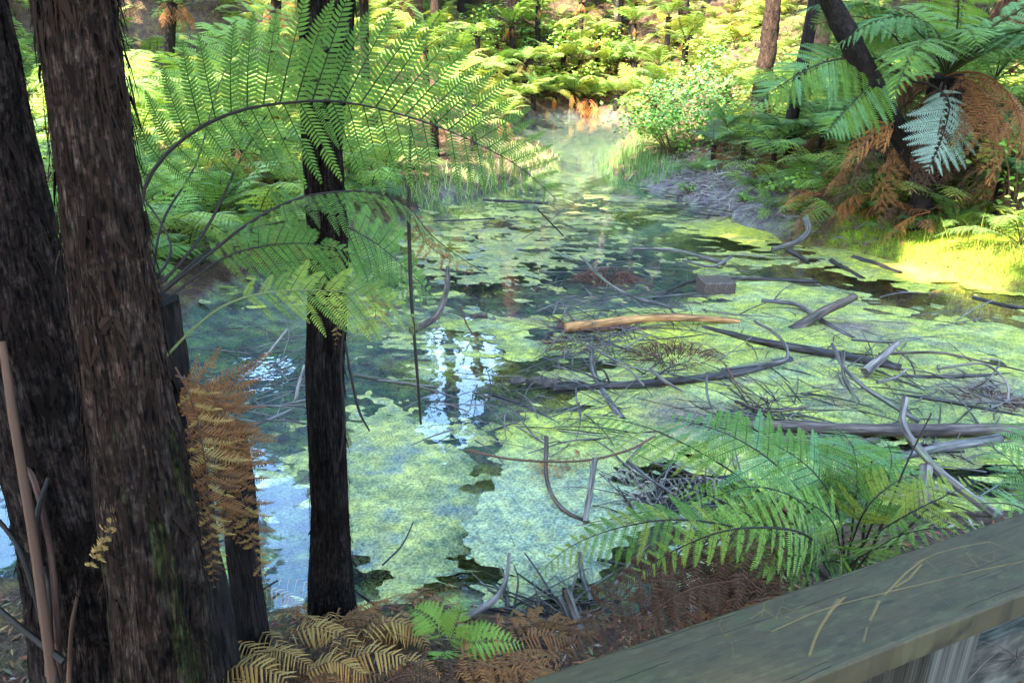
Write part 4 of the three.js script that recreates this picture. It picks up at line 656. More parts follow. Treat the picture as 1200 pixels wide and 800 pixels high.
// leaning and standing trunks behind the right bank
function trunkThing(name, label, px, zPlane, w, mat, extra = 9, group = null) { // px: top and foot of what shows; the tree goes on upwards out of frame
  const top = onZ(px[0][0], px[0][1], zPlane), low = onZ(px[px.length - 1][0], px[px.length - 1][1], zPlane), foot = low.clone(); foot.y = Math.min(low.y, height(low.x, low.z));
  const g = thing(name, label, 'tree', foot, group), r = w / 2 * depthOf(low) / F, up = top.clone().sub(low).normalize(), tip = top.clone().addScaledVector(up, extra).sub(foot), s0 = rnd() * 30;
  mesh('trunk', tube([V(0, -0.2, 0), ...px.slice().reverse().map(([x, y]) => onZ(x, y, zPlane).sub(foot).add(V(0, 0.02, 0))), tip], [r * 1.15, r, r * 0.95, r * 0.7], 24, 90, trunkDisp(r * 0.2, 2.6, s0)), mat, g);
  const c = mesh('crown', crown(tip.clone().add(foot), 2.2, 2.2, 420, 0.7), M.canopy, g); c.position.copy(tip); return g;
}
trunkThing('leaning_tree', 'dark rough trunk leaning over the big tree fern', [[966, -10], [1000, 58], [1042, 138], [1082, 214]], rt.z + 0.55, 24, M.barkDark, 6);
trunkThing('slender_tree', 'thin dark trunk standing behind the teal fern', [[948, 40], [930, 130], [922, 190]], onGround(922, 190).z, 15, M.barkDark, 6);
trunkThing('slender_tree', 'warm brown trunk half lit behind the bank ferns', [[908, -10], [900, 60], [888, 130]], -19, 19, M.bark, 9);
trunkThing('redwood_tree', 'thick dark trunk behind the crown of the big tree fern', [[1100, -10], [1098, 100]], -20, 40, M.barkDark, 12);
trunkThing('redwood_tree', 'thick reddish trunk on the slope past the big tree fern', [[1192, -10], [1165, 110]], -17, 40, M.barkRed, 12);
trunkThing('slender_tree', 'dark trunk just behind the leaning one', [[965, -10], [962, 60]], -22, 18, M.barkDark, 9);
// far sunny bank
for (const [x0, x1, y, z, w, m, label] of [[597, 593, 100, -40, 26, 'barkRed', 'reddish trunk among the sunlit ferns across the pond'], [480, 488, 60, -38, 30, 'barkRed', 'orange brown trunk seen above the arching frond'], [722, 728, 70, -41, 8, 'barkPale', 'thin pale trunk in the brightest sun'], [755, 750, 80, -43, 10, 'barkPale', 'second pale trunk beside the thin sunlit one'], [650, 655, 60, -47, 22, 'barkRed', 'reddish trunk deep in the sunny wood'], [545, 543, 90, -42, 18, 'barkDark', 'dark trunk in the sunny wood'], [425, 428, 90, -34, 12, 'bark', 'brown trunk beside the slender black one'], [510, 512, 110, -36, 12, 'bark', 'slim trunk behind the grass shore'], [800, 806, 60, -38, 14, 'bark', 'slim brown trunk above the bright shrub'], [565, 575, 40, -50, 24, 'barkRed', 'distant reddish trunk between sunny fern crowns'], [690, 690, 50, -52, 22, 'barkRed', 'distant trunk high on the sunny slope']])
  trunkThing('redwood_tree', label, [[x0, -10], [(x0 + x1) / 2, y / 2], [x1, y]], z, w, M[m], 10);
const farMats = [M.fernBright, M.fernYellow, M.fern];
for (const [px, py, tr] of [[560, 148, 0.5], [600, 138, 0.4], [625, 132, 0.6], [650, 130, 0.3], [672, 128, 0.5], [700, 128, 0.3], [722, 130, 0.5], [745, 135, 0.4], [765, 138, 0.6], [580, 118, 1.2], [615, 112, 1.4], [645, 108, 1.0], [680, 106, 1.3], [712, 108, 1.0], [742, 112, 1.4], [540, 125, 1.0], [520, 145, 0.5], [770, 115, 1.2], [660, 90, 1.8], [600, 88, 2.0], [700, 85, 1.6], [740, 88, 2.2], [560, 90, 1.6], [630, 70, 2.4], [680, 66, 2.2], [725, 62, 2.6], [780, 80, 2], [800, 100, 1.4], [500, 110, 1.4], [480, 130, 1.0]])
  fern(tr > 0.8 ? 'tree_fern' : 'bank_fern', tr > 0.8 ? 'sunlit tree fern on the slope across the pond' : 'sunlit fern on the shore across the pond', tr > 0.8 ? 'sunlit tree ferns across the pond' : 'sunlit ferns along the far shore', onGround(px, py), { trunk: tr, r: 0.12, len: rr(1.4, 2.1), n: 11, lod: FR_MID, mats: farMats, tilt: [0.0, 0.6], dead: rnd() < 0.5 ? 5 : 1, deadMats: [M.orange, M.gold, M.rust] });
fern('bank_fern', 'orange withered fern glowing on the far shore', null, onGround(690, 132), { trunk: 0.6, n: 4, len: 1.2, mats: [M.fernYellow], dead: 22, deadMats: [M.orange, M.orange, M.rust], deadLen: 1.5 });
for (const [px, py, m] of [[665, 105, 'shrubLight'], [575, 75, 'shrubLight'], [720, 95, 'shrubLight'], [610, 60, 'shrub']]) shrub('leafy_bush', 'sunlit broad leafed shrub among the tree ferns across the pond', 'sunlit shrubs across the pond', onGround(px, py), { rx: 1.8, ry: 1.6, count: 1500, size: 0.16, clumps: 20, mat: M[m] });
// undergrowth that closes the view between the plants
{
  const put = (name, label, geo, mat, N, pick, sMin, sMax) => {
    const im = new THREE.InstancedMesh(geo, mat, N), m4 = new THREE.Matrix4(), q = new THREE.Quaternion(), e = new THREE.Euler(), col = new THREE.Color(); let k = 0;
    for (let t = 0; t < N * 12 && k < N; t++) { const [x, z] = pick(); if (shoreDist(x, z) < 0.5) continue; const s = rr(sMin, sMax); e.set(rr(-.3, .3), rnd() * 6.283, rr(-.1, .6), 'YZX'); q.setFromEuler(e); m4.compose(V(x, height(x, z) - 0.05, z), q, V(s, s, s)); im.setMatrixAt(k, m4); const b = rr(0.55, 1.25); col.setRGB(b * rr(.85, 1.3), b, b * rr(.6, 1)); im.setColorAt(k, col); k++; }
    im.count = k; im.name = name; im.castShadow = im.receiveShadow = true; tag(im, label, 'undergrowth', null, 'stuff'); scene.add(im);
  };
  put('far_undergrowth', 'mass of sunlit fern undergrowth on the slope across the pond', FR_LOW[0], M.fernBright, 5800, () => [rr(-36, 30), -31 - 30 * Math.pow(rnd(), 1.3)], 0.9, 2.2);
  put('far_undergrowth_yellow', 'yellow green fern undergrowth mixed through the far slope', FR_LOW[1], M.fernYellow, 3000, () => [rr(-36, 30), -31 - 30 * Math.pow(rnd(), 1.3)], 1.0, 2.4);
  put('slope_undergrowth', 'fern undergrowth filling the shaded slope beyond the right bank', FR_LOW[2], M.fernBright, 2800, () => { const z = rr(-32, -10); return [-z * 0.30 + rr(0, 12), z]; }, 0.7, 1.7);
  put('bank_undergrowth', 'fern undergrowth filling the bank behind the trunks', FR_LOW[0], M.fernBright, 5200, () => { const z = rr(-44, -6); return [z * 0.16 - rr(0, 18), z]; }, 0.8, 2.0);
}
console.log('banks done');

// ---------------------------------------------------------------- fallen wood in the pond
{
  // [material, label, points [px, py, height], start px, end px, group, category]
  const dens = (p) => depthOf(p) / F;
  const wood = (name, mat, label, l, d0, d1, o = {}) => {
    const q0 = l.map(([x, y]) => onY(x, y, 0)), rad = l.map((_, i) => 0.86 * mix(d0, d1, i / (l.length - 1)) / 2 * dens(q0[i]));
    const pts = l.map(([x, y, h = null], i) => onY(x, y, h ?? rad[i] * 0.25)); const s0 = rnd() * 40, r0 = Math.max(...rad);
    const big = r0 > 0.03, mb = new MB();
    tube(pts, rad, big ? 20 : 9, Math.max(14, l.length * 9), (a, s, t) => r0 * (0.36 * fbm(Math.cos(a) * 1.6 + s0, Math.sin(a) * 1.6, s * 8, 3) + 0.25 * Math.max(0, ns(s * 3 + s0, a, 3) - 0.35)), (a, s) => { const k = 1 + 1.1 * fbm(Math.cos(a) * 1.2 + s0, Math.sin(a) * 1.2, s * 3.5, 4), m = sm(0.1, 0.4, fbm(Math.cos(a) + 9, Math.sin(a), s * 2.2 + s0, 3)) * 0.8; return [k * (1 - 0.25 * m), k * (1 + 0.25 * m), k * (1 - 0.4 * m)]; }, mb);
    for (const [t, L, dx, dy] of o.stubs || []) { const c = new THREE.CatmullRomCurve3(pts, false, 'centripetal'), p = c.getPoint(t), r = r0 * 0.3; tube([p, p.clone().add(V(dx, dy, 0.05).normalize().multiplyScalar(L * 0.5)), p.clone().add(V(dx * 1.2, dy * 0.8, 0.1).normalize().multiplyScalar(L))], [r, r * 0.7, r * 0.4], 7, 6, null, null, mb); }
    return solo(name, mb.geo(), mat, pts[0], label, name === 'log' ? 'log' : name === 'twig' ? 'twig' : 'branch', o.group);
  };
  const L = M;
  wood('log', L.logOrange, 'peeled orange log lying in sun on yellow algae', [[662, 384, .06], [705, 379, .09], [760, 373, .10], [820, 373, .08], [866, 377, .02]], 14, 7);
  wood('log', L.root, 'rotten reddish log end beside the peeled orange log', [[654, 384], [690, 386, .04], [725, 383, .05], [757, 387]], 11, 6, { stubs: [[.1, .25, -.5, .6], [.2, .2, -.3, .8]] });
  wood('log', L.logWet, 'long dark log slanting across the lime algae', [[824, 384], [900, 402, .04], [980, 416, .04], [1056, 433]], 8, 16);
  wood('log', L.logWet, 'dark knotted log crossing the blue grey branch', [[648, 455], [700, 453, .03], [780, 447, .05], [860, 438, .03], [926, 422]], 9, 12, { stubs: [[.25, .09, -.1, -.4], [.45, .3, .4, .5], [.3, .2, -.3, .9]] });
  wood('log', L.logBrown, 'thick stub of log propped up out of the algae with a pale broken tip', [[927, 388, -.02], [962, 367, .12], [1003, 347, .28]], 15, 9);
  wood('log', L.logBrown, 'straight brown log lying behind the green ferns by the rail', [[872, 498, .05], [1000, 503, .06], [1110, 504, .06], [1215, 504, .06]], 15, 19);
  wood('log', L.logPale, 'short pale broken log end on the long dark log', [[1052, 402, .2], [1035, 418, .15], [1014, 436, .06]], 8, 13);
  wood('branch', L.logGrey, 'blue grey forked branch under the propped stub', [[893, 352, .1], [935, 357, .06], [962, 375, .03], [1000, 397]], 5, 8, { stubs: [[.1, .3, .5, .8]] });
  wood('branch', L.logBrown, 'curved branch rising from the water beyond the hanging stalk', [[482, 387], [510, 372, .04], [522, 345, .16], [525, 313, .3]], 11, 5);
  wood('branch', L.logGrey, 'blue grey branch running under the knotted log', [[692, 394], [697, 440], [712, 468], [730, 492]], 8, 10);
  wood('branch', L.logWet, 'dark branch floating in the pale green algae', [[578, 462], [620, 478], [656, 498]], 4, 6);
  wood('branch', L.logPale, 'tapering pale brown branch standing up from the near bank', [[538, 727, .12], [575, 706, .14], [592, 682, .15], [597, 648, .2]], 11, 3);
  wood('branch', L.logPale, 'pinkish branch standing over the curved dark one', [[697, 538, .22], [692, 575, .14], [686, 611, .03]], 8, 7);
  wood('branch', L.logBrown, 'curved dark branch meeting the pinkish branch at the water', [[640, 512, .1], [643, 570, .05], [662, 598, .03], [690, 612, .02]], 6, 5);
  wood('branch', L.logGrey, 'blue grey branch end in open water under a fern frond', [[679, 648, .04], [683, 675, .04], [693, 705, .03]], 7, 8);
  wood('branch', L.logPale, 'pinkish twig leaning out beside the brown dead frond', [[718, 692, .15], [738, 660, .2], [762, 638, .26]], 5, 3);
  wood('branch', L.logPale, 'thick pale stake on the shore near the rail end', [[684, 746, .1], [674, 718, .12], [663, 690, .2]], 10, 9);
  wood('branch', L.logGrey, 'shorter split stake beside the thick pale stake', [[670, 730, .06], [662, 712, .1], [655, 698, .14]], 8, 7);
  wood('branch', L.logWet, 'dark driftwood bar off the sandy shore', [[566, 234], [605, 236], [642, 238]], 3, 4);
  wood('branch', L.logWet, 'faint thin bar of driftwood in the open water', [[508, 259], [580, 256]], 2, 2);
  wood('branch', L.logGrey, 'grey branch in the dark water before the needle bank', [[740, 291, .05], [795, 294, .08], [850, 309, .04]], 3, 6);
  wood('branch', L.logGrey, 'slim branch forking from the grey one in dark water', [[800, 305, .04], [835, 312, .06], [858, 300, .12]], 3, 4);
  wood('branch', L.logWet, 'dark branch lying behind the sawn block', [[766, 350], [810, 330, .06], [860, 326, .05], [958, 330]], 4, 6);
  wood('branch', L.logGrey, 'long thin branch trailing from the tangled root clump', [[680, 300, .3], [715, 333, .12], [745, 349, .05], [800, 362]], 3, 5);
  wood('branch', L.logGrey, 'bent branch curling back over the knotted log', [[846, 433, .03], [895, 427, .06], [922, 420, .1], [921, 405, .16], [905, 388, .2], [884, 376, .22]], 5, 3);
  wood('branch', L.logWet, 'dark branch below the pale broken log end', [[1048, 442], [1120, 441, .03], [1190, 438]], 7, 4);
  wood('branch', L.logGrey, 'long arching branch with a forked top', [[975, 402, .42], [989, 430, .28], [1009, 450, .2], [1050, 477, .1], [1078, 494, .04]], 4, 7);
  wood('branch', L.logGrey, 'straight pale prong rising beside the arching branch', [[989, 410, .4], [989, 440, .22], [1006, 472, .06]], 4, 6);
  wood('branch', L.logWet, 'thin dark branch crossing low behind the ferns', [[1030, 460], [1110, 470, .03], [1215, 492]], 4, 6);
  wood('branch', L.logWet, 'dark branch half sunk among the arching ones', [[945, 452], [1005, 468], [1062, 482]], 4, 5);
  wood('branch', L.logPale, 'thick pale branch slanting in front of the straight brown log', [[1061, 466, .55], [1059, 498, .45], [1082, 532, .38], [1112, 562, .32], [1172, 606, .2]], 7, 12);
  wood('branch', L.logPale, 'whitish upright stake behind the fern fronds', [[1086, 545, .4], [1084, 575, .3], [1083, 608, .15]], 13, 15);
  wood('branch', L.logGrey, 'lichen grey branch below the straight brown log', [[1015, 548, .1], [1090, 527, .14], [1172, 514, .14]], 10, 13);
  wood('branch', L.logBrown, 'brown branch lying along the near side of the straight log', [[885, 512, .04], [960, 520, .06], [1030, 516, .05]], 6, 9);
  wood('branch', L.logPale, 'pale branch lying across the whitish stake', [[1010, 590, .12], [1080, 572, .2], [1150, 585, .15]], 9, 6);
  wood('branch', L.logWet, 'blue grey bar at the edge of the dark water by the moss', [[1140, 348], [1180, 358], [1215, 363]], 4, 7);
  wood('branch', L.logGrey, 'crooked grey branch on the shore below the rusty heap', [[905, 292, .03], [932, 284, .12], [947, 272, .25], [944, 254, .42]], 6, 8);
  wood('log', L.logWet, 'dark floating slab pointing at the sunny moss', [[974, 306], [992, 316], [1012, 327]], 8, 6);
  wood('log', L.logWet, 'second dark floating slab nearer the moss', [[1000, 302], [1030, 311], [1056, 321]], 9, 7);
  wood('branch', L.logWet, 'short dark chunk floating near the slabs', [[924, 293, .06], [936, 300, .03], [948, 307]], 7, 6);
  wood('branch', L.logPale, 'pale stick poking up from the blue reflecting water', [[278, 448], [305, 424, .1], [336, 386, .22]], 5, 3);
  wood('branch', L.logPale, 'short tan stick beside the slender trunk', [[346, 470, .03], [350, 450, .1], [357, 428, .2]], 5, 4);
  wood('branch', L.logGrey, 'grey branch lying in water beside the rusty skirt', [[264, 512, .05], [300, 498, .05], [345, 478, .04]], 6, 3);
  wood('branch', L.logWet, 'dark wet branch by the short stump', [[246, 722, .05], [285, 703, .05], [325, 680, .04]], 6, 3);
  wood('branch', L.logWet, 'dark root hooked out of the bank beside the slender trunk', [[455, 722, .06], [435, 706, .1], [415, 692, .09]], 5, 3);
  wood('branch', L.logBrown, 'short bent brown branch lying on the litter', [[500, 762, .06], [545, 752, .1], [548, 735, .1]], 5, 3);
  wood('branch', L.logGrey, 'pale sunken branch seen under the water', [[410, 438, -.02], [465, 448, -.02], [525, 455, -.02]], 6, 4);
  wood('branch', L.logWet, 'dark curved twig in the yellow weed water', [[448, 662, .01], [470, 640, .02], [484, 612, .03]], 3, 2);
  wood('branch', L.logWet, 'bluish bar in the open water by the dead fronds', [[700, 655, .03], [740, 663, .03], [795, 668, .03]], 5, 4);
  wood('branch', L.logGrey, 'blue grey twig over the pale dead fronds', [[735, 540, .12], [760, 560, .08], [790, 580, .06]], 5, 4);
  wood('branch', L.logWet, 'short thick stick under the pale dead fronds', [[770, 575, .03], [778, 592, .03], [784, 606, .02]], 8, 8);
  // wiry twigs
  const tw = 'wiry twigs in the pond';
  wood('twig', L.stemBrown, 'long wiry twig carrying rust leaves over pale algae', [[546, 527, .16], [600, 538, .13], [680, 540, .1], [735, 528, .12], [768, 511, .14]], 3, 3, { group: tw, stubs: [[.03, .16, .5, -.8], [.02, .13, -.5, -.8]] });
  wood('twig', L.logPale, 'pale hooped twig at the lime algae edge', [[1142, 455, .02], [1160, 443, .16], [1171, 423, .26], [1150, 420, .28]], 3, 2, { group: tw });
  wood('twig', L.logPale, 'drooping pale twig beside the hooped one', [[1100, 432, .2], [1155, 427, .26], [1180, 448, .16], [1182, 474, .02]], 3, 3, { group: tw });
  wood('twig', L.logGrey, 'thin twig laid over the long dark log', [[998, 398, .12], [1045, 401, .14], [1078, 396, .16]], 3, 3, { group: tw });
  wood('twig', L.logBrown, 'long thin twig reaching out past the hooped twig', [[1030, 415, .1], [1100, 413, .14], [1150, 423, .12], [1215, 438, .05]], 4, 2, { group: tw });
  wood('twig', L.logPale, 'pale twig springing up from the knotted log', [[755, 452, .1], [735, 432, .15], [706, 425, .2]], 3, 2, { group: tw });
  wood('twig', L.logPale, 'thick pale twig leaning off the knotted log', [[762, 432, .12], [780, 447, .1], [800, 458, .03]], 5, 3, { group: tw });
  wood('twig', L.logGrey, 'pair of crossed thin twigs above the knotted log, upper one', [[690, 405, .14], [735, 428, .12], [800, 441, .1], [857, 452, .04]], 3, 2, { group: tw });
  wood('twig', L.stemBrown, 'dark thin twig slanting in the mud patch', [[848, 424, .3], [868, 455, .16], [895, 480, .02]], 2, 2, { group: tw });
  wood('twig', L.stem, 'dark twig poking out of the open far water', [[630, 245, .5], [660, 276, .02]], 1.6, 2, { group: tw });
  wood('twig', L.logGrey, 'thin straight twig crossing the dark far twig', [[612, 280, .02], [640, 262, .15], [662, 244, .3]], 1.2, 1.2, { group: tw });
  wood('twig', L.stemBrown, 'thin twig standing in the lime algae beyond the hanging stalk', [[540, 360, .3], [548, 382, .1], [560, 398, .01]], 2, 2.4, { group: tw });
  wood('twig', L.logBrown, 'small forked twig in the mud patch', [[862, 470, .03], [900, 482, .08], [945, 477, .12]], 4, 3, { group: tw, stubs: [[.5, .2, .3, .8], [.3, .18, -.4, .8]] });
  wood('twig', L.logGrey, 'grey twig lying across the mud patch', [[840, 482, .03], [880, 488, .04], [935, 500, .02]], 3, 3, { group: tw });
  wood('twig', L.logGrey, 'short stick upright in the mud patch', [[828, 440, .2], [829, 462, .1], [835, 480, .01]], 3, 3, { group: tw });
  wood('twig', L.logPale, 'pale short twig near the arching branch foot', [[1028, 448, .1], [1055, 440, .06], [1062, 432, .08]], 4, 3, { group: tw });
  wood('twig', L.logGrey, 'grey twig with a curl by the rotten log end', [[655, 380, .02], [662, 366, .14], [656, 352, .2], [648, 368, .1]], 2, 2, { group: tw });
  // more twigs strewn about, too many and alike to name one by one
  const mb = new MB(); for (let k = 0; k < 1200; k++) { const [cx, cy, sx, sy] = [[900, 400, 260, 60], [740, 350, 90, 50], [1050, 470, 140, 40], [1080, 560, 120, 40], [800, 590, 70, 30], [880, 490, 60, 20], [700, 400, 60, 30], [640, 480, 120, 40], [330, 440, 60, 60], [850, 245, 60, 15], [650, 720, 60, 15]][k % 11]; const a = onY(cx + rr(-sx, sx), cy + rr(-sy, sy), 0.012), b = rnd() * 6.283, q = rr(0.1, 0.75) * (-a.z / 7 + 0.2), up = rr(-0.02, 0.16) * q; const e = V(a.x + Math.cos(b) * q, 0.012 + Math.max(0, up), a.z + Math.sin(b) * q), m = a.clone().lerp(e, .5).add(V(rr(-.03, .03), rr(0, .05) * q, rr(-.03, .03))), r = rr(.002, .0085), t = rr(0.25, 1.5); if (shoreDist(e.x, e.z) > 0.4) continue; tube([a, m, e], [r, r * .5], 5, 5, null, () => [t, t, t], mb); }
  tag(mesh('strewn_twigs', mb.geo(), M.logGrey), 'thin dead twigs strewn over the pond surface', 'twigs', null, 'stuff');
  // sawn block
  const b = onY(842, 347, 0.0), g = new RoundedBoxGeometry(0.37, 0.16, 0.28, 4, 0.012); const pa = g.attributes.position; for (let i = 0; i < pa.count; i++) { const x = pa.getX(i), y = pa.getY(i); pa.setXYZ(i, x * (1 + 0.12 * (y > 0 ? 0 : 0.3)), y + (y > 0 ? 0.02 * (1 - (x / 0.2) ** 2) : 0), pa.getZ(i)); } g.computeVertexNormals(); g.setAttribute('color', new THREE.Float32BufferAttribute(new Float32Array(pa.count * 3).fill(1), 3));
  const bm = mesh('sawn_block', g, M.blockWood); bm.position.set(b.x, 0.075, b.z - 0.15); bm.rotation.set(0.06, 0.12, -0.03); tag(bm, 'sawn wooden block with flat pale top floating on the algae', 'wood block');
  // bark plates
  for (const [px, py, s, label] of [[638, 449, .14, 'flat dark bark plate at the end of the knotted log'], [606, 447, .09, 'small bluish bark chip near the bark plate'], [562, 371, .10, 'upright bark chip in the green beyond the hanging stalk']]) { const p = onY(px, py), mb = new MB(), n = 9, c0 = mb.v(0, 0.02, 0, null, 0, 0); const ring = []; for (let k = 0; k < n; k++) { const a = k / n * 6.283, r = s * rr(.6, 1.15); ring.push(mb.v(Math.cos(a) * r, rr(0.008, 0.024), Math.sin(a) * r * 0.7, null, Math.cos(a) * r, Math.sin(a) * r)); } const bot = ring.map(i => mb.v(mb.p[i * 3], -0.01, mb.p[i * 3 + 2], null, 0, 0)); for (let k = 0; k < n; k++) { const q = (k + 1) % n; mb.t(c0, ring[q], ring[k]); mb.t(ring[k], ring[q], bot[k]); mb.t(ring[q], bot[q], bot[k]); } const m = mesh('bark_plate', mb.geo(false), M.logBrown); m.position.set(p.x, 0.008, p.z); tag(m, label, 'bark'); }
  // tangled root clumps: many thin rootlets each
  const clump = (px, py, rx, ry, label) => { const p = onY(px, py), mb = new MB(), n = 130; for (let k = 0; k < n; k++) { const a = rnd() * 6.283, q = Math.sqrt(rnd()) * rx, x = Math.cos(a) * q, z = Math.sin(a) * q * 0.7, d = a + rr(-.8, .8), Ln = rr(.4, 1) * rx, t = rr(.5, 1.6), h = ry * rr(.3, 1) * (1 - q / rx * .6); tube([V(x, 0.0, z), V(x + Math.cos(d) * Ln * .4, h, z + Math.sin(d) * Ln * .4), V(x + Math.cos(d) * Ln, 0.005, z + Math.sin(d) * Ln)], [.004, .0035, .0015], 4, 5, null, () => [t, t * rr(.85, 1), t * rr(.8, 1)], mb); } const m = mesh('root_clump', mb.geo(), M.root); m.position.set(p.x, 0.0, p.z); tag(m, label, 'roots'); };
  clump(712, 330, .30, .22, 'dark brown tangled root clump behind the orange log');
  clump(675, 404, .24, .06, 'frayed root tangle under the rotten reddish log end');
  clump(790, 420, .30, .18, 'matted root clump beside the long dark log');
  clump(1160, 470, .22, .06, 'flat rusty root mat among the far right twigs'.replace('far right', 'hooped'));
  // pale dead fronds afloat
  for (const [l, mat, label] of [[[[700, 560], [725, 552], [760, 556]], M.ash, 'pale dead frond by the pinkish branch'], [[[740, 575], [775, 562], [812, 560]], M.ash, 'silvery dead frond afloat in front of the root litter'], [[[775, 590], [800, 572], [830, 575]], M.ash, 'silvery curled frond nearest the green fern'], [[[735, 590], [752, 578], [768, 568]], M.ash, 'small silvery frond tip hanging into blue water'], [[[640, 540], [670, 536], [705, 532]], M.rust, 'rust frond draped on the wiry twig'], [[[800, 555], [835, 560], [865, 575]], M.ash, 'ashen frond beneath the green fern'], [[[620, 538], [645, 545], [668, 548]], M.orange, 'orange leaf scrap under the wiry twig']]) {
    const pts = l.map(([x, y], i) => onY(x, y, 0.05 + 0.04 * (i === 1))), g = thing('dead_fern_frond', label, 'dead fern frond', pts[0], 'dead fronds afloat'); pinnateFrond(g, pts, V(0.1, 1, 0.2), mat, { geos: P_DEAD, pairs: 9, size: 0.12, t0: 0.05, hang: 0.25, r: 0.003, stemMat: M.stemBrown, jitter: 0.4, tipLen: 0.4, width: 0.8 });
  }
  // rushes lying at the near shore
  { const p = onGround(650, 705); grass('rush_clump', 'dark green rush clump lying flat at the near shore', p, { n: 220, r: 0.2, h: 0.34, w: 0.0035, lean: 1.5, mat: M.needleGrass }); }
  { const p = onGround(700, 722); grass('rush_clump', 'smaller rush clump beside the pale stake', p, { n: 100, r: 0.12, h: 0.25, w: 0.003, lean: 1.4, mat: M.needleGrass }); }
}

// ---------------------------------------------------------------- ferns in front of the rail
{
  const b = V(onY(985, 690, 0.2).x, 0, onY(985, 690, 0.2).z); b.y = height(b.x, b.z);
  const g = thing('fern', 'lush green fern spreading its fronds beside the wooden rail', 'fern', b);
  const D = (l) => l.map(([x, y, h]) => onY(x, y, h));
  const G = [M.fern, M.fernBright], T = [M.fernTeal, M.fern];
  const fr = (l, mat, o = {}) => pinnateFrond(g, D(l), o.n || V(0, 1, 0.35), mat, { pairs: 22, size: 0.26, t0: 0.3, r: 0.006, hang: 0.05, a0: 82, a1: 50, ...o });
  fr([[985, 690, .2], [930, 610, .6], [857, 552, .8], [800, 519, .85], [746, 497, .82], [695, 490, .75], [655, 502, .62]], [M.fernYellow, M.fern], { size: .20, hang: .3, n: V(.2, .8, .4), t0: .42 });
  fr([[985, 690, .2], [920, 640, .55], [845, 614, .7], [785, 609, .72], [740, 615, .68], [695, 628, .6], [656, 649, .48], [622, 684, .33]], [M.fernYellow, M.fern], { size: .20, hang: .25, n: V(.1, .9, .35), t0: .35, pairs: 26 });
  fr([[985, 690, .25], [950, 630, .75], [900, 618, .92], [850, 622, .95], [800, 640, .88], [765, 660, .78], [728, 686, .65]], [M.fernBright], { size: .17, t0: .3, n: V(.1, .7, .7) });
  fr([[985, 690, .2], [955, 600, .65], [910, 545, .85], [860, 512, .92], [810, 495, .9], [770, 488, .84]], T, { size: .30, t0: .35, pairs: 18 });
  fr([[990, 690, .2], [985, 610, .6], [960, 560, .8], [925, 530, .88], [880, 512, .86]], T, { size: .28, t0: .4, pairs: 18 });
  fr([[990, 690, .2], [1000, 610, .6], [1005, 560, .8], [1000, 525, .88], [980, 500, .86]], T, { size: .24, t0: .42, pairs: 18 });
  fr([[980, 690, .2], [930, 640, .55], [880, 605, .7], [830, 580, .74], [790, 568, .7]], G, { size: .24, t0: .35, pairs: 18 });
  fr([[985, 690, .2], [1010, 640, .6], [1060, 605, .85], [1110, 580, .95], [1160, 560, .95]], [M.fernYellow, M.fern], { size: .18, t0: .35, pairs: 20 });
  fr([[985, 690, .2], [965, 640, .5], [930, 625, .62], [890, 640, .62], [850, 665, .52]], [M.fernDeep, M.fern], { size: .2, t0: .3, pairs: 18 });
  fr([[985, 690, .2], [1005, 655, .55], [1040, 640, .72], [1085, 640, .78]], [M.fernDeep, M.fern], { size: .2, t0: .3, pairs: 16 });
  fr([[985, 690, .2], [985, 660, .5], [950, 660, .6], [905, 672, .55]], [M.fernDeep], { size: .18, t0: .3, pairs: 16 });
  fr([[985, 690, .2], [985, 645, .6], [975, 610, .75], [950, 590, .82], [915, 580, .8]], G, { size: .22, t0: .35, pairs: 18 });
  fr([[985, 690, .2], [1000, 630, .6], [1020, 590, .8], [1050, 565, .88], [1080, 555, .88]], [M.fernYellow, M.fern], { size: .17, t0: .4, pairs: 18 });
  fr([[990, 690, .2], [1020, 620, .65], [1040, 570, .85], [1045, 535, .92], [1035, 510, .92]], T, { size: .2, t0: .4, pairs: 17 });
  fr([[990, 690, .2], [1030, 640, .7], [1085, 620, .9], [1135, 620, .95]], G, { size: .18, t0: .35, pairs: 17 });
  fr([[980, 690, .2], [940, 660, .5], [895, 640, .6], [850, 632, .6], [810, 640, .55]], G, { size: .2, t0: .35, pairs: 17 });
  fr([[985, 690, .2], [960, 615, .7], [925, 580, .88], [880, 570, .9], [835, 582, .84]], [M.fernBright, M.fern], { size: .19, t0: .35, pairs: 18 });
  for (const l of [[[1015, 660, .5], [1040, 600, .75], [1062, 545, .95], [1092, 484, 1.15]], [[1035, 650, .55], [1055, 628, .7], [1090, 595, .85], [1115, 575, .9]]]) mesh('bare_stalk', tube(D(l).map(p => p.sub(b)), [.008, .006, .004, .003], 7, 18), M.stem, g);
  for (const l of [[[930, 690, .3], [905, 640, .55], [880, 600, .7], [850, 560, .8]], [[1010, 650, .5], [1015, 600, .7], [1022, 540, .9]], [[948, 690, .3], [938, 640, .5], [925, 600, .62]]]) mesh('bare_stalk', tube(D(l).map(p => p.sub(b)), [.008, .006, .004, .003], 7, 18), M.stem, g);
  const b2 = onY(1235, 650, 0.3); b2.y = height(b2.x, b2.z);
  const g2 = thing('fern', 'teal green fern reaching in beside the end of the rail', 'fern', b2);
  const fr2 = (l, o = {}) => pinnateFrond(g2, D(l), V(-.1, 1, .4), T, { pairs: 18, size: 0.28, t0: 0.25, r: 0.006, hang: 0.05, ...o });
  fr2([[1235, 650, .3], [1215, 590, .7], [1190, 545, .85], [1150, 515, .9]], { size: .24 }); fr2([[1235, 650, .3], [1220, 610, .75], [1180, 590, .9], [1135, 590, .88]], { size: .24 }); fr2([[1235, 650, .3], [1240, 560, .8], [1230, 510, .95], [1200, 480, .95]]); fr2([[1235, 650, .3], [1180, 640, .7], [1140, 620, .8], [1100, 620, .8]], { size: .18 });
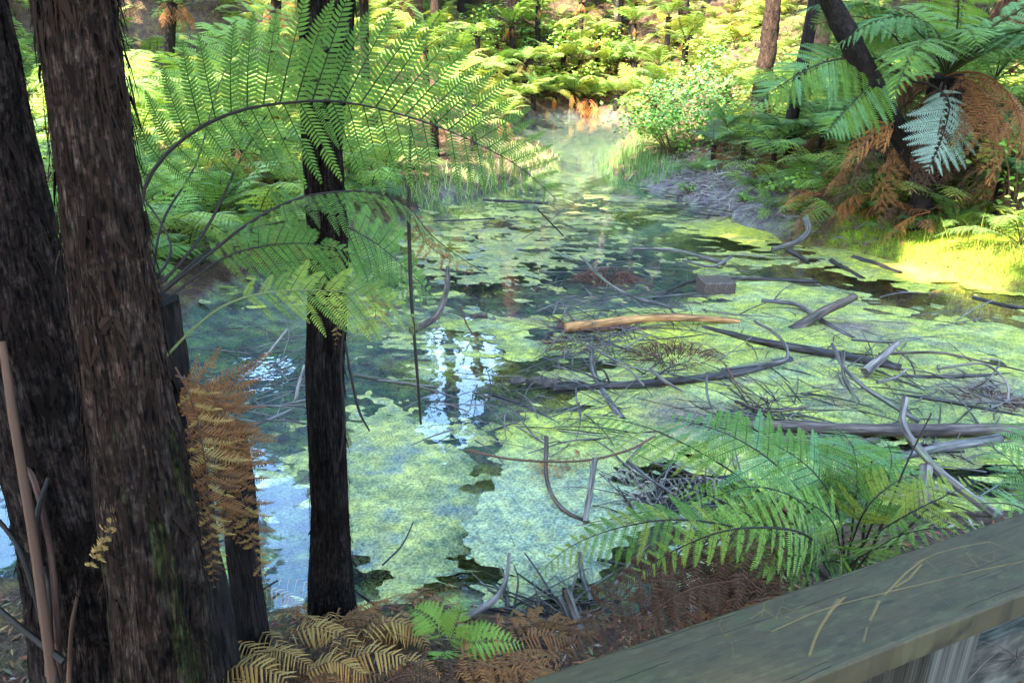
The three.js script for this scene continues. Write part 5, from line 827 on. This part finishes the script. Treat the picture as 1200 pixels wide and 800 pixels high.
  // dead fronds under it
  const F2 = (l, mat, label, o = {}) => { const pts = D(l), gg = thing('dead_fern_frond', label, 'dead fern frond', pts[0], 'brown fronds between fern and rail'); pinnateFrond(gg, pts, o.n || V(0, .8, .6), mat, { geos: P_DEAD, pairs: 24, size: .26, t0: .08, hang: .3, r: .004, stemMat: M.stemBrown, jitter: .25, ...o }); };
  F2([[960, 655, .55], [890, 640, .65], [820, 645, .62], [750, 680, .48], [690, 730, .3], [655, 790, .15]], M.brown, 'big dark brown dead frond sweeping down to the rail end', { size: .26 });
  F2([[940, 690, .4], [880, 680, .5], [810, 690, .48], [750, 730, .33], [715, 780, .2]], M.brown, 'second brown dead frond lying closer to the rail', { size: .24 });
  F2([[930, 670, .35], [870, 650, .4], [800, 660, .36], [740, 700, .24]], M.brown, 'brown dead frond under the sweeping one', { size: .22 });
  F2([[950, 620, .45], [900, 590, .5], [860, 600, .45]], M.rust, 'rust dead frond hidden in the green fern', { size: .16, pairs: 14 });
  F2([[960, 705, .4], [900, 700, .45], [840, 725, .35], [790, 770, .2]], [M.brown, M.rust], 'brown and rust frond tucked beneath the rail', { size: .2 });
}
console.log('ferns done');

// ---------------------------------------------------------------- the boardwalk rail
{
  const yR = EYE.y - 0.71, a = onY(605, 800, yR), b = onY(1200, 599, yR), n0 = onY(1066, 749, yR), T = b.clone().sub(a).setY(0).normalize(), S = V(-T.z, 0, T.x); // S points back to the viewer
  let W = Math.abs(n0.clone().sub(a).dot(S)); if (n0.clone().sub(a).dot(S) < 0) S.negate();
  console.log('rail width', W.toFixed(3), 'dir', T.toArray().map(v => v.toFixed(2)).join(' '));
  const len = 3.2, th = 0.047, c = a.clone().addScaledVector(T, 0.62).addScaledVector(S, W / 2);
  const g = thing('boardwalk_rail', 'weathered green grey wooden boardwalk rail with scratched marks', 'railing', V(c.x, 0, c.z)); g.position.y = height(c.x, c.z); g.rotation.y = Math.atan2(-T.z, T.x);
  const gy = g.position.y, CW = 2048, CH = 256, cv = document.createElement('canvas'); cv.width = CW; cv.height = CH; const x = cv.getContext('2d'), bc = document.createElement('canvas'); bc.width = CW; bc.height = CH; const xb = bc.getContext('2d');
  x.fillStyle = 'rgb(98,90,68)'; x.fillRect(0, 0, CW, CH); xb.fillStyle = 'rgb(150,150,150)'; xb.fillRect(0, 0, CW, CH);
  for (let k = 0; k < 2600; k++) { const yy = rnd() * CH, xx = rnd() * CW, l = rr(20, 240), t = rnd(); x.strokeStyle = t < .4 ? `rgba(52,54,44,${rr(.05, .22)})` : t < .75 ? `rgba(128,122,92,${rr(.04, .16)})` : `rgba(96,104,74,${rr(.05, .2)})`; x.lineWidth = rr(.6, 2.4); x.beginPath(); x.moveTo(xx, yy); x.lineTo(xx + l, yy + rr(-3, 3)); x.stroke(); if (k % 2) { xb.strokeStyle = `rgba(90,90,90,${rr(.05, .3)})`; xb.lineWidth = rr(.6, 1.6); xb.beginPath(); xb.moveTo(xx, yy); xb.lineTo(xx + l, yy + rr(-2, 2)); xb.stroke(); } }
  for (let k = 0; k < 2600; k++) { const r = rr(.6, 8) * (rnd() < .1 ? 2.5 : 1), t = rnd(); x.fillStyle = t < .4 ? `rgba(140,144,108,${rr(.04, .2)})` : t < .7 ? `rgba(44,42,36,${rr(.05, .22)})` : t < .85 ? `rgba(104,72,46,${rr(.05, .2)})` : `rgba(88,106,66,${rr(.05, .22)})`; x.beginPath(); x.ellipse(rnd() * CW, rnd() * CH, r * 2, r, 0, 0, 6.3); x.fill(); }
  // pixel of the photograph -> canvas
  const uv = (px, py) => { const p = onY(px, py, yR).sub(c); return [CW * (p.dot(T) / 1.6 + 0.5), CH * (p.dot(S) / W + 0.5)]; };
  const sc = (l, w, al = .9, tone = '168,142,94') => { for (let pass = 0; pass < 3; pass++) { x.strokeStyle = `rgba(${tone},${al * (pass ? .3 : .8)})`; x.lineWidth = w * 0.62 * (pass ? 1.8 : 1); x.setLineDash(pass ? [rr(3, 14), rr(2, 8)] : [rr(18, 50), rr(1, 4)]); x.lineCap = 'round'; x.beginPath(); l.forEach(([px, py], i) => { const [u, v] = uv(px + (pass ? rr(-1, 1) : 0), py + (pass ? rr(-1, 1) : 0)); i ? x.lineTo(u, v) : x.moveTo(u, v); }); x.stroke(); } xb.strokeStyle = 'rgba(40,40,40,.8)'; xb.lineWidth = w; xb.beginPath(); l.forEach(([px, py], i) => { const [u, v] = uv(px, py); i ? xb.lineTo(u, v) : xb.moveTo(u, v); }); xb.stroke(); };
  sc([[905, 740], [950, 720], [985, 708], [1040, 694], [1100, 680], [1150, 668], [1200, 658]], 4);
  sc([[990, 700], [975, 715], [962, 735], [955, 750], [949, 768]], 7); sc([[983, 702], [972, 718]], 8, .6);
  sc([[1082, 656], [1062, 672], [1045, 690], [1038, 697]], 6); sc([[1080, 662], [1066, 678], [1050, 688]], 6);
  sc([[1031, 705], [1024, 720], [1020, 727]], 7, .7); sc([[1017, 735], [1013, 752]], 5, .5);
  sc([[1072, 660], [1100, 648], [1130, 640], [1160, 635]], 3.4); sc([[1160, 635], [1185, 644]], 2, .6);
  sc([[1085, 656], [1102, 670]], 2, .6);
  // scratched letters
  sc([[897, 706], [893, 722]], 2, .7); sc([[879, 726], [897, 714]], 2, .7); sc([[896, 714], [912, 726]], 2, .7); sc([[910, 724], [916, 710], [930, 716], [941, 710]], 2, .7); sc([[930, 698], [920, 700], [918, 706], [928, 709], [942, 707]], 2, .55); sc([[930, 717], [944, 709]], 2, .6);
  sc([[1133, 648], [1148, 664]], 2.2, .7); sc([[1134, 648], [1168, 660]], 2, .7); sc([[1148, 652], [1166, 646], [1166, 658]], 1.6, .55); sc([[1120, 657], [1146, 664]], 2, .6); sc([[1126, 666], [1150, 660]], 1.6, .5);
  sc([[847, 724], [843, 732], [848, 742], [858, 752], [862, 772]], 2.4, .45, '160,124,90');
  for (let k = 0; k < 24; k++) { const u = 1090 + k * 4, v = 690 + rr(-14, 10); sc([[u, v], [u + rr(8, 16), v + rr(8, 16)]], 1, .25); }
  for (let k = 0; k < 60; k++) { const u = rr(760, 1180), v = 800 - (u - 780) * .42 + rr(-30, 30); sc([[u, v], [u + rr(-14, 14), v + rr(-6, 6)]], .8, .18); }
  for (let k = 0; k < 26; k++) { let u = rnd() * CW, v = rnd() * CH; x.strokeStyle = `rgba(24,22,18,${rr(.35, .8)})`; x.lineWidth = rr(.7, 2); xb.strokeStyle = 'rgba(10,10,10,.9)'; xb.lineWidth = 2; x.setLineDash([]); x.beginPath(); xb.beginPath(); x.moveTo(u, v); xb.moveTo(u, v); for (let j = 0; j < 9; j++) { u += rr(8, 34); v += rr(-2, 2); x.lineTo(u, v); xb.lineTo(u, v); } x.stroke(); xb.stroke(); }
  x.strokeStyle = 'rgba(40,42,36,.8)'; x.lineWidth = 1.5; x.beginPath(); { const [u, v] = uv(933, 698); x.ellipse(u, v, 6, 4, 0, 0, 6.3); } x.stroke();
  const ct = new THREE.CanvasTexture(cv); ct.colorSpace = THREE.SRGBColorSpace; const bt = new THREE.CanvasTexture(bc); for (const t of [ct, bt]) { t.wrapS = t.wrapT = THREE.RepeatWrapping; t.flipY = false; t.needsUpdate = true; }
  const railMat = new THREE.MeshPhysicalMaterial({ specularIntensity: 0.4, map: ct, color: new THREE.Color().setRGB(0.34, 0.285, 0.20), bumpMap: bt, bumpScale: 0.0022, roughness: 0.7 });
  const rg = new RoundedBoxGeometry(len, th, W, 3, 0.006), p = rg.attributes.position, u2 = rg.attributes.uv, nn = rg.attributes.normal;
  for (let i = 0; i < p.count; i++) u2.setXY(i, p.getX(i) / 1.6 + 0.5, Math.abs(nn.getZ(i)) > 0.7 ? 0.005 + 0.02 * (p.getY(i) / th + 0.5) : p.getZ(i) / W + 0.5);
  const top = mesh('top_rail', rg, railMat, g); top.position.set(0, yR - th / 2 - gy, 0);
  // which local side faces the viewer
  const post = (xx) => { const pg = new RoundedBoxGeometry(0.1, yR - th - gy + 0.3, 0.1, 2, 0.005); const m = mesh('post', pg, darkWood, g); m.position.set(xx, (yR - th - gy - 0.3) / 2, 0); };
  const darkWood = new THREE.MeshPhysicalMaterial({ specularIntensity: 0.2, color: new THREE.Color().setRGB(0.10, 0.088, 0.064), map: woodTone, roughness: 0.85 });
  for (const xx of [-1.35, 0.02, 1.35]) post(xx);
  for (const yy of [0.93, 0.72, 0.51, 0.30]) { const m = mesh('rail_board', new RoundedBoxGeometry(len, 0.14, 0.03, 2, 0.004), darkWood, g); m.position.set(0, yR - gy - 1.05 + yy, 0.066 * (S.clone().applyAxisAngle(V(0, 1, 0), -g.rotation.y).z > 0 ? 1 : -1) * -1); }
  // boardwalk deck the rail stands by
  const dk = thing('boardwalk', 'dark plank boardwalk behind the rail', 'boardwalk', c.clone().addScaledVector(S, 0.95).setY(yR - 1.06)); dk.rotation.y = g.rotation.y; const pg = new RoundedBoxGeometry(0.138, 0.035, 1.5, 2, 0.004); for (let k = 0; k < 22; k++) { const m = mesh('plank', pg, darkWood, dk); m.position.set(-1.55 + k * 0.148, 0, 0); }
}

// wisp of straw caught below the rail
{
  const c = at(1192, 772, 1.25), mb = new MB(); for (let k = 0; k < 26; k++) { const a = rnd() * 6.283, L = rr(.03, .09), r = rr(.0006, .0013), t = rr(.6, 1.3); tube([V(0, 0, 0), V(Math.cos(a) * L * .5, rr(-.02, .03), Math.sin(a) * L * .3), V(Math.cos(a) * L, rr(-.05, .04), Math.sin(a) * L * .4)], [r, r * .5], 4, 4, null, () => [t, t, t], mb); }
  const m = mesh('straw_wisp', mb.geo(), M.logPale); m.position.copy(c); tag(m, 'wisp of dry straw caught on the dark boards below the rail', 'straw');
}
renderer.render(scene, camera);
